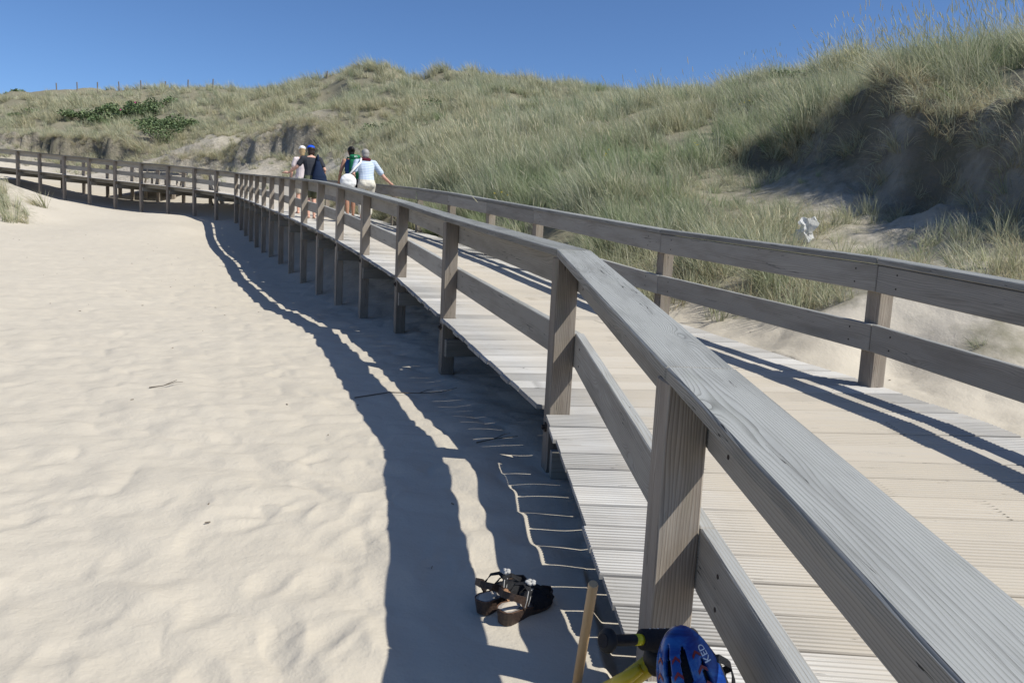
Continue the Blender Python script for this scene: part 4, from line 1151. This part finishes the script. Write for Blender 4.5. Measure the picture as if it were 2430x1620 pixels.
LEATHER = plain('dark_brown_leather', (.055, .036, .027), .45, .35, 60, .5, .4)
STRAP = plain('black_textile', (.014, .014, .016), .8, .35, 120, .6)
INSOLE = plain('sandy_grey_insole', (.30, .27, .24), .8, .35, 45, .4)
TAN = plain('tan_lining', (.42, .24, .14), .7, .15, 40)
STITCH = plain('pale_trim', (.42, .41, .39), .7, .2, 60)
SOLE_Y = [(0, .012), (.006, .024), (.018, .033), (.04, .0375), (.08, .036), (.115, .034), (.15, .039), (.185, .0435), (.212, .041), (.235, .031), (.248, .018), (.253, .006)]
def heel_h(y): return .047 - .027 * max(0, min(1, (y - .05) / .11)) + .006 * max(0, (y - .19) / .06)

def sandal(loc, rz, label, roll=0.0):
    root = empty('sandal', loc, rz); root.scale = (1.12,) * 3; root.rotation_euler = (R_(1.5), roll, rz); tag(root, label, 'sandal', 'pair of sandals on the sand')
    bm = bmesh.new(); rows = []
    for y, w in SOLE_Y:
        h = heel_h(y); tp = .84 if y < .08 else .95
        lift = .004 * max(0, (y - .2) / .05)
        rows.append([bm.verts.new((-w * tp, y * .97 + .004, lift)), bm.verts.new((-w, y, h * .9)), bm.verts.new((-w * .98, y, h)), bm.verts.new((w * .98, y, h)), bm.verts.new((w, y, h * .9)), bm.verts.new((w * tp, y * .97 + .004, lift))])
    for A, B in zip(rows, rows[1:]):
        for i in range(6): bm.faces.new((A[i], A[(i + 1) % 6], B[(i + 1) % 6], B[i]))
    bm.faces.new(rows[0][::-1]); bm.faces.new(rows[-1]); bmesh.ops.recalc_face_normals(bm, faces=bm.faces)
    bm_obj('sole', bm, LEATHER, root)
    bm = bmesh.new(); rows = []
    for y, w in SOLE_Y[1:]:
        h = heel_h(y) + .0015; rows.append([bm.verts.new((-w * .86, y, h)), bm.verts.new((0, y, h - .001)), bm.verts.new((w * .86, y, h))])
    for A, B in zip(rows, rows[1:]):
        for i in range(2): bm.faces.new((A[i], A[i + 1], B[i + 1], B[i]))
    bm_obj('insole', bm, INSOLE, root)
    bm = bmesh.new(); ball(bm, (0, .045, heel_h(.04) + .001), (.026, .04, .004), 12, 6); bm_obj('sand_patch', bm, plain('dry_sand', (.52, .46, .38), .95, .1, 200) if 'dry_sand' not in bpy.data.materials else bpy.data.materials['dry_sand'], root)
    bm = bmesh.new(); pts = []
    for y, w in SOLE_Y[:7]: pts.append((y, w))
    ring = [(-w * 1.0, y, heel_h(y) + .001) for y, w in pts[::-1]] + [(w * 1.0, y, heel_h(y) + .001) for y, w in pts]
    tube(bm, ring, .0014, 5); bm_obj('piping', bm, plain('brown_piping', (.14, .075, .045), .6, .2, 50) if 'brown_piping' not in bpy.data.materials else bpy.data.materials['brown_piping'], root)
    # woven forefoot straps: overlapping arched bands, open toe
    for k, (ya, yb, ht, wd_) in enumerate(((.118, .135, .050, .026), (.140, .150, .047, .024), (.162, .168, .042, .024), (.184, .186, .036, .022), (.205, .204, .030, .018))):
        bm = bmesh.new(); w = np.interp((ya + yb) / 2, [s[0] for s in SOLE_Y], [s[1] for s in SOLE_Y]) + .002; pts = []
        for t in np.linspace(0, 1, 9):
            a = math.pi * t; pts.append((-w * math.cos(a), ya + (yb - ya) * t + .004 * math.sin(3 * a + k), heel_h((ya + yb) / 2) * .7 + (ht - heel_h(yb) * .3) * math.sin(a) ** .8))
        ribbon(bm, pts, (0, 1, .25), wd_); bm_obj('strap', bm, STRAP, root)
    bm = bmesh.new(); w = .040
    ribbon(bm, [(-w, .11, .03), (-w * .7, .15, .065), (0, .18, .072), (.6 * w, .20, .056), (w, .222, .028)], (.3, 1, .3), .016); bm_obj('strap', bm, STRAP, root)
    bm = bmesh.new(); ribbon(bm, [(-.030, .2, .03), (-.022, .238, .034), (0, .252, .034), (.022, .238, .034), (.030, .2, .03)], (0, .2, 1), .026); bm_obj('toe_strap', bm, LEATHER, root)
    # heel sling and ankle strap
    bm = bmesh.new(); ribbon(bm, [(-.037, .085, .045), (-.040, .062, .078), (-.034, .022, .10), (0, .004, .106), (.034, .022, .10), (.040, .062, .078), (.037, .085, .045)], (0, .25, 1), [.030, .026, .022, .022, .022, .026, .030]); sl_ = bm_obj('heel_strap', bm, LEATHER, root)
    bm = bmesh.new(); ribbon(bm, [(-.0345, .084, .047), (-.0375, .062, .078), (-.032, .025, .098)], (0, .25, 1), [.026, .022, .018], .002); bm_obj('lining', bm, TAN, root)
    bm = bmesh.new(); ribbon(bm, [(-.038, .08, .075), (-.032, .102, .095), (0, .115, .105), (.032, .102, .095), (.038, .08, .075)], (0, 1, .3), .020); bm_obj('ankle_strap', bm, STRAP, root)
    for s in (-1, 1):
        bm = bmesh.new(); ribbon(bm, [(.0405, .078 + s * .008, .05), (.042, .085 + s * .008, .074), (.034, .100 + s * .008, .098)], (0, 1, 0), .0028, .002); bm_obj('stitching', bm, STITCH, root)
    bm = bmesh.new()
    for a in range(5): ball(bm, (.012 + .011 * math.cos(a * 1.257), .128 + .011 * math.sin(a * 1.257), .109), (.009, .009, .006), 8, 5)
    bm_obj('flower', bm, STITCH, root)
    return root

h_a, t_a = gpt(1207, 1484), gpt(1316, 1424)
h_b = gpt(1163, 1466)
rz_a = math.atan2(-(t_a[0] - h_a[0]), t_a[1] - h_a[1])
sandal((h_a[0] - .03, h_a[1], h1(h_a[0] + .08, h_a[1] + .06) - .006), rz_a, 'black strappy sandal nearer the boardwalk, its brown heel in front', .03)
sandal((h_b[0] - .04, h_b[1] + .015, h1(h_b[0] + .08, h_b[1] + .06) - .006), rz_a + .10, 'black strappy sandal further from the boardwalk, half behind its partner', -.03)

# wooden pole: a tool handle standing in the sand
POLE = NB('pale_dowel'); tc_ = POLE.n('ShaderNodeTexCoord').outputs['Object']
nz = POLE.noise(POLE.mapv(tc_, (160, 160, 5)), 1, 4)
POLE.set('Base Color', POLE.mix(nz, (.46, .30, .155), (.60, .43, .245))); POLE.set('Roughness', .5)
pt_, pb_ = Vector(at(1408, 1384, 2.02)), gpt(1358, 1660)
pb_ = Vector((pb_[0], pb_[1], h1(pb_[0], pb_[1]) - .06))
ax = (pt_ - pb_); Lp = ax.length
bm = bmesh.new(); tube(bm, [(0, 0, 0), (0, 0, Lp - .004), (0, 0, Lp)], [.0140, .0140, .0125], 20)
for f in bm.faces: f.smooth = len(f.verts) == 4
po = bm_obj('wooden_pole', bm, POLE.m, None, pb_); po.rotation_euler = ax.to_track_quat('Z', 'Y').to_euler()
tag(po, 'round pale wooden pole standing in the sand beside the deck edge', 'pole')

BLK = plain('black_rubber', (.010, .010, .011), .6, .3, 80, .2, .4)
BLK2 = plain('black_foam', (.022, .020, .022), .85, .3, 90, .4)
YELL = plain('yellow_paint', (.62, .44, .015), .28, .05, 10, 0, .5)
YELL2 = plain('bright_yellow_plastic', (.80, .68, .02), .35, .04, 10, 0, .5)
STEEL = plain('steel_bolt', (.55, .56, .58), .25, .05, 40, 0, .5, .9)
TEXTW = plain('white_print', (.78, .80, .82), .5, .03, 20)

def text_mesh(s, size):
    cu_ = bpy.data.curves.new('lettering', 'FONT'); cu_.body = s; cu_.size = size; cu_.align_x = 'CENTER'; cu_.align_y = 'CENTER'; cu_.offset = size * .012
    o = bpy.data.objects.new('lettering', cu_); C.objects.link(o)
    dg = bpy.context.evaluated_depsgraph_get(); dg.update()
    me_ = bpy.data.meshes.new_from_object(o.evaluated_get(dg)); bpy.data.objects.remove(o, do_unlink=True)
    bm = bmesh.new(); bm.from_mesh(me_); bpy.data.meshes.remove(me_)
    bmesh.ops.triangulate(bm, faces=bm.faces); bmesh.ops.subdivide_edges(bm, edges=[e for e in bm.edges if e.calc_length() > size * .2], cuts=2)
    return bm

# child's scooter leaning on the post
gc = Vector(at(1436, 1519, 1.70)); hb = Vector((.78, .50, -.21)).normalized()
sc_ = empty('scooter', (gc.x, gc.y, 0)); tag(sc_, "child's yellow scooter leaning on the near post, black padded handlebar", 'scooter')
O = Vector(sc_.location); l_ = lambda v: Vector(v) - O
bm = bmesh.new(); tube(bm, [l_(gc - hb * .006), l_(gc - hb * .002), l_(gc + hb * .004), l_(gc + hb * .012), l_(gc + hb * .018), l_(gc + hb * .024)], [.014, .024, .028, .028, .023, .015], 28); bm_obj('grip_end', bm, BLK, sc_, smooth=True)
bm = bmesh.new(); tube(bm, [l_(gc - hb * .0075), l_(gc - hb * .003)], [.016, .017], 24); bm_obj('grip_end_ring', bm, BLK2, sc_)
bm = bmesh.new(); pts = []; rr2 = []
for k in range(12): pts += [l_(gc + hb * (.02 + k * .0064)), l_(gc + hb * (.024 + k * .0064))]; rr2 += [.0135, .0128]
tube(bm, pts, rr2, 20); bm_obj('grip', bm, BLK, sc_, smooth=True)
bm = bmesh.new(); tube(bm, [l_(gc + hb * .095), l_(gc + hb * .122)], .0135, 20); bm_obj('handlebar', bm, YELL2, sc_, smooth=True)
p0, p1 = gc + hb * .118, gc + hb * .30
bm = bmesh.new(); tube(bm, [l_(p0 - hb * .001), l_(p0 + hb * .004), l_(p1 - hb * .004), l_(p1)], [.021, .025, .025, .021], 26); pad = bm_obj('handlebar_pad', bm, BLK2, sc_, smooth=True)
bm = text_mesh('PUKY', .040); up_ = Vector((0, 0, 1)); tw = hb.cross(up_).normalized()   # tw points to the camera side
cpad = gc + hb * .195
for v in bm.verts:
    a = v.co.y / .0256 + .55
    v.co = l_(cpad - hb * v.co.x + (up_ * math.cos(a) * 1 + (-tw if False else tw) * -math.sin(a) * -1 * -1) * .0256) if False else l_(cpad - hb * v.co.x + (up_ * math.cos(v.co.y / .0256 - .75) + tw * math.sin(v.co.y / .0256 - .75)) * .0257)
lt = bm_obj('lettering', bm, TEXTW, sc_)
ck = gc + hb * .175 - up_ * .052
bm = bmesh.new(); limb(bm, [l_(ck + up_ * .03), l_(ck), l_(ck - up_ * .01)], [.030, .034, .032], 20); bm_obj('stem_clamp', bm, BLK, sc_, smooth=True)
bm = bmesh.new(); ball(bm, l_(ck + Vector((.025, -.018, .022))), (.020, .014, .018), 14, 10); bm_obj('clamp_cover', bm, YELL, sc_, smooth=True)
vw = (Vector((0, 0, CZ)) - ck).normalized()
bm = bmesh.new(); b0 = ck + vw * .028 + Vector((.014, 0, .002)); tube(bm, [l_(b0), l_(b0 + vw * .010)], .0085, 14); tube(bm, [l_(b0), l_(b0 + vw * .006)], .0125, 18); bm_obj('bolt', bm, STEEL, sc_)
wc = Vector((.17, 1.90, .128)); wc.z = h1(wc.x, wc.y) + .122
st = (wc - ck); bm = bmesh.new(); fk = wc + up_ * .03 - st.normalized() * .10
tube(bm, [l_(ck + st * .04), l_(ck + st * .3), l_(fk)], [.024, .024, .022], 20); bm_obj('stem', bm, YELL, sc_, smooth=True)
bm = bmesh.new(); a0 = ck + st * .30 + vw * .01; tube(bm, [l_(ck + st * .12 + vw * .022 - hb * .012), l_(a0 - hb * .02), l_(a0 + st * .15)], [.012, .020, .022], 14); bm_obj('gusset', bm, YELL, sc_, smooth=True)
bm = bmesh.new(); ring = ck + st * .36; tube(bm, [l_(ring), l_(ring + st.normalized() * .008)], .0255, 20); bm_obj('collar', bm, plain('blue_collar', (.08, .16, .42), .4, .1, 20), sc_)
bm = bmesh.new()
for s in (-1, 1): tube(bm, [l_(fk), l_(fk + hb * s * .030 + (wc - fk) * .2), l_(wc + hb * s * .032)], [.016, .014, .011], 10)
bm_obj('fork', bm, YELL, sc_, smooth=True)
bm = bmesh.new(); n_ = 36; u_ = hb; u_ = Vector((hb.x, hb.y, 0)).normalized(); x_ = Vector((u_.y, -u_.x, 0)); prof = [(-.022, .088), (-.024, .105), (-.014, .120), (0, .124), (.014, .120), (.024, .105), (.022, .088)]
rings = []
for k in range(n_):
    a = 2 * math.pi * k / n_; d = x_ * math.cos(a) + up_ * math.sin(a); rings.append([bm.verts.new(l_(wc + u_ * o_ + d * r_)) for o_, r_ in prof])
for k in range(n_):
    A, B = rings[k], rings[(k + 1) % n_]
    for i in range(len(prof)): bm.faces.new((A[i], A[(i + 1) % len(prof)], B[(i + 1) % len(prof)], B[i]))
bmesh.ops.recalc_face_normals(bm, faces=bm.faces)
tyre = bm_obj('tyre', bm, BLK, sc_, smooth=True)
bm = bmesh.new(); tube(bm, [l_(wc - u_ * .016), l_(wc + u_ * .016)], .088, 30); wr_ = bm_obj('rim', bm, YELL, sc_)
dk0 = fk + Vector((.02, .02, -.06)); dk1 = Vector((.10, 1.45, h1(.1, 1.45) + .10))
board('foot_deck', l_(dk0 + Vector((.06, -.1, -.06))), l_(dk1), .11, .02, YELL, sc_, bev=.004)

# child's helmet hung on the scooter
HB = NB('helmet_blue'); tc_ = HB.n('ShaderNodeTexCoord').outputs['Object']
nz = HB.noise(HB.mapv(tc_, (9, 22, 14)), 1.0, 5, .6, 1.2)
HB.set('Base Color', HB.ramp(nz, [(.3, (.007, .02, .11)), (.48, (.010, .05, .25)), (.6, (.02, .12, .38)), (.72, (.13, .24, .40))])); HB.set('Roughness', .22); HB.set('Specular IOR Level', .5)
RED = plain('dark_red_print', (.20, .018, .022), .35, .15, 40, 0, .4)
hf = Vector((-.30, .30, .90)).normalized(); hcw = Vector((-.62, -.74, -.02)); hcw = (hcw - hf * hcw.dot(hf)).normalized(); hx_ = hf.cross(hcw)
tipw = Vector(at(1600, 1492, 1.66)); AX, AY, AZ = .074, .140, .098
hcen = tipw - hf * AY * .97 - hcw * AZ * .18
he = empty('helmet', hcen); he.matrix_world = Matrix((hx_, hf, hcw)).transposed().to_4x4(); he.matrix_world.translation = hcen
Mh = Matrix((hx_, hf, hcw)).transposed().to_4x4(); Mh.translation = hcen; he.matrix_world = Mh
tag(he, "child's blue cycle helmet with red arrow marks leaning against the near post", 'helmet')
def hs(a, b, k=1.0):
    """helmet surface: a runs round the crown sideways (radians from the ridge), b from tail to front"""
    return Vector((AX * math.sin(a) * math.cos(b), AY * math.sin(b), AZ * math.cos(a) * math.cos(b) * 1.0)) * k
NA, NB_ = 84, 84
VENTS = [(0.0, .55, .13, .42), (0.0, -.45, .13, .40), (.62, .42, .15, .48), (-.62, .42, .15, .48), (.68, -.55, .14, .40), (-.68, -.55, .14, .40), (1.15, .15, .11, .42), (-1.15, .15, .11, .42)]
bm = bmesh.new(); gridv = [[bm.verts.new(hs(a, b, 1 - .0 * a)) for b in np.linspace(-1.5, 1.5, NB_)] for a in np.linspace(-1.72, 1.72, NA)]
for i in range(NA - 1):
    for j in range(NB_ - 1):
        a, b = -1.72 + 3.44 * (i + .5) / (NA - 1), -1.5 + 3.0 * (j + .5) / (NB_ - 1)
        if any(((a - va - .10 * np.sign(va) * (b - vb)) / wa) ** 2 + ((b - vb) / wb) ** 2 < 1 for va, vb, wa, wb in VENTS): continue
        bm.faces.new((gridv[i][j], gridv[i + 1][j], gridv[i + 1][j + 1], gridv[i][j + 1]))
bmesh.ops.delete(bm, geom=[v for v in bm.verts if not v.link_faces], context='VERTS')
bmesh.ops.recalc_face_normals(bm, faces=bm.faces)
sh_ = bm_obj('shell', bm, HB.m, he, smooth=True); md_ = sh_.modifiers.new('thickness', 'SOLIDIFY'); md_.thickness = .012; md_.offset = -1
bm = bmesh.new(); gridv = [[bm.verts.new(hs(a, b, .83)) for b in np.linspace(-1.5, 1.5, 24)] for a in np.linspace(-1.75, 1.75, 24)]
for i in range(23):
    for j in range(23): bm.faces.new((gridv[i][j], gridv[i + 1][j], gridv[i + 1][j + 1], gridv[i][j + 1]))
bm_obj('liner', bm, BLK2, he)
def hproj(x, y, k=1.012):
    """print on the shell: x sideways and y towards the front, in metres along the shell"""
    return hs(x / AX, y / AY, k)
def chevron(a, b, s, flip=1):
    bm = bmesh.new(); n = 5
    L1 = [(-.5, -.42), (0, .10), (.5, -.42)]; L2 = [(-.5, -.02), (0, .5), (.5, -.02)]
    def pth(Lx, t): 
        t *= 2; i = min(int(t), 1); f = t - i; return (Lx[i][0] * (1 - f) + Lx[i + 1][0] * f, Lx[i][1] * (1 - f) + Lx[i + 1][1] * f)
    rows = []
    for k in range(2 * n + 1):
        t = k / (2 * n); rows.append([bm.verts.new(hproj(a + s * q[0], b + s * q[1] * flip)) for q in (pth(L1, t), pth(L2, t))])
    for A, B in zip(rows, rows[1:]): bm.faces.new((A[0], A[1], B[1], B[0]))
    bm_obj('arrow_print', bm, RED, he)
for a in (.027, -.027, .082, -.082):
    for b in (-.085, -.05, -.015, .02, .055, .09): chevron(a * (1 - abs(b) * .5), b, .021)
for s_ in (-1, 1):
    bm = text_mesh('KED', .024)
    for v in bm.verts: x, y = v.co.x, v.co.y; v.co = hproj(s_ * (.112 + y * s_ * -s_), .060 + x * s_, 1.013) if s_ < 0 else hproj(.100 - y, .085 + x, 1.013)
    bm_obj('lettering', bm, TEXTW, he)
for s_ in (-1, 1):
    bm = bmesh.new(); ribbon(bm, [hs(s_ * 1.5, .5, .92), hs(s_ * 1.62, .5, .93) + Vector((s_ * .004, -.008, -.022)), hs(s_ * 1.65, .42, .9) + Vector((s_ * .004, -.015, -.045)), Vector((s_ * .066, .026, -.062)), Vector((s_ * .050, .014, -.084)), Vector((s_ * .022, .004, -.098))], (0, 1, 0), .016); bm_obj('chin_strap', bm, STRAP, he)
    bm = bmesh.new(); ribbon(bm, [hs(s_ * 1.5, -.4, .92), hs(s_ * 1.62, -.32, .93) + Vector((s_ * .004, .008, -.025)), Vector((s_ * .068, .0, -.055)), Vector((s_ * .054, .012, -.080))], (0, 1, 0), .016); bm_obj('chin_strap', bm, STRAP, he)
bm = bmesh.new(); hexa(bm, [(-.022, -.012, -.108), (.022, -.012, -.108), (.022, .012, -.108), (-.022, .012, -.108), (-.022, -.012, -.094), (.022, -.012, -.094), (.022, .012, -.094), (-.022, .012, -.094)]); bmesh.ops.bevel(bm, geom=list(bm.edges), offset=.004, segments=2, affect='EDGES'); bm_obj('buckle', bm, BLK, he)
bm = bmesh.new(); ribbon(bm, [hs(1.65, .75, .95), hs(1.72, .4, .97), hs(1.72, 0, .97), hs(1.72, -.5, .97), hs(1.6, -1.1, .97)], (0, 0, 1), .014, .006); bm_obj('rim_band', bm, BLK, he)

# small dark flecks, bits of straw and shell lying on the open sand
DEB = plain('beach_debris', (.17, .14, .105), .8, .5, 200)
bm = bmesh.new(); nd_ = 0; r = np.random.default_rng(21)
pts = np.stack([r.uniform(-14, 5.5, 900), r.uniform(2, 26, 900)], -1)
dz_, dg_, ds_, da_ = H(pts[:, 0], pts[:, 1], True)
for (x, y), z, g_, a_ in zip(pts, dz_, dg_, da_):
    if g_ > .4 or -.3 < a_ < 1.05: continue
    if r.random() > .28 and x < 2.5: continue
    L_ = r.uniform(.004, .012) * (1 + y * .03); an = r.uniform(0, 6.28); wdt = L_ * r.uniform(.12, .5); c, s = math.cos(an), math.sin(an)
    q_ = [(x + c * u - s * v, y + s * u + c * v) for u, v in ((-L_, -wdt), (L_, -wdt * .4), (L_ * .8, wdt), (-L_ * .7, wdt * .6))]
    lo_ = [bm.verts.new((px_, py_, z + .001)) for px_, py_ in q_]; hi_ = [bm.verts.new((px_, py_, z + .006 + .3 * wdt)) for px_, py_ in q_]
    bm.faces.new(hi_)
    for k in range(4): bm.faces.new((lo_[k], lo_[(k + 1) % 4], hi_[(k + 1) % 4], hi_[k]))
tag(bm_obj('sand_debris', bm, DEB), 'tiny dark flecks of straw and shell strewn on the sand', kind='stuff')
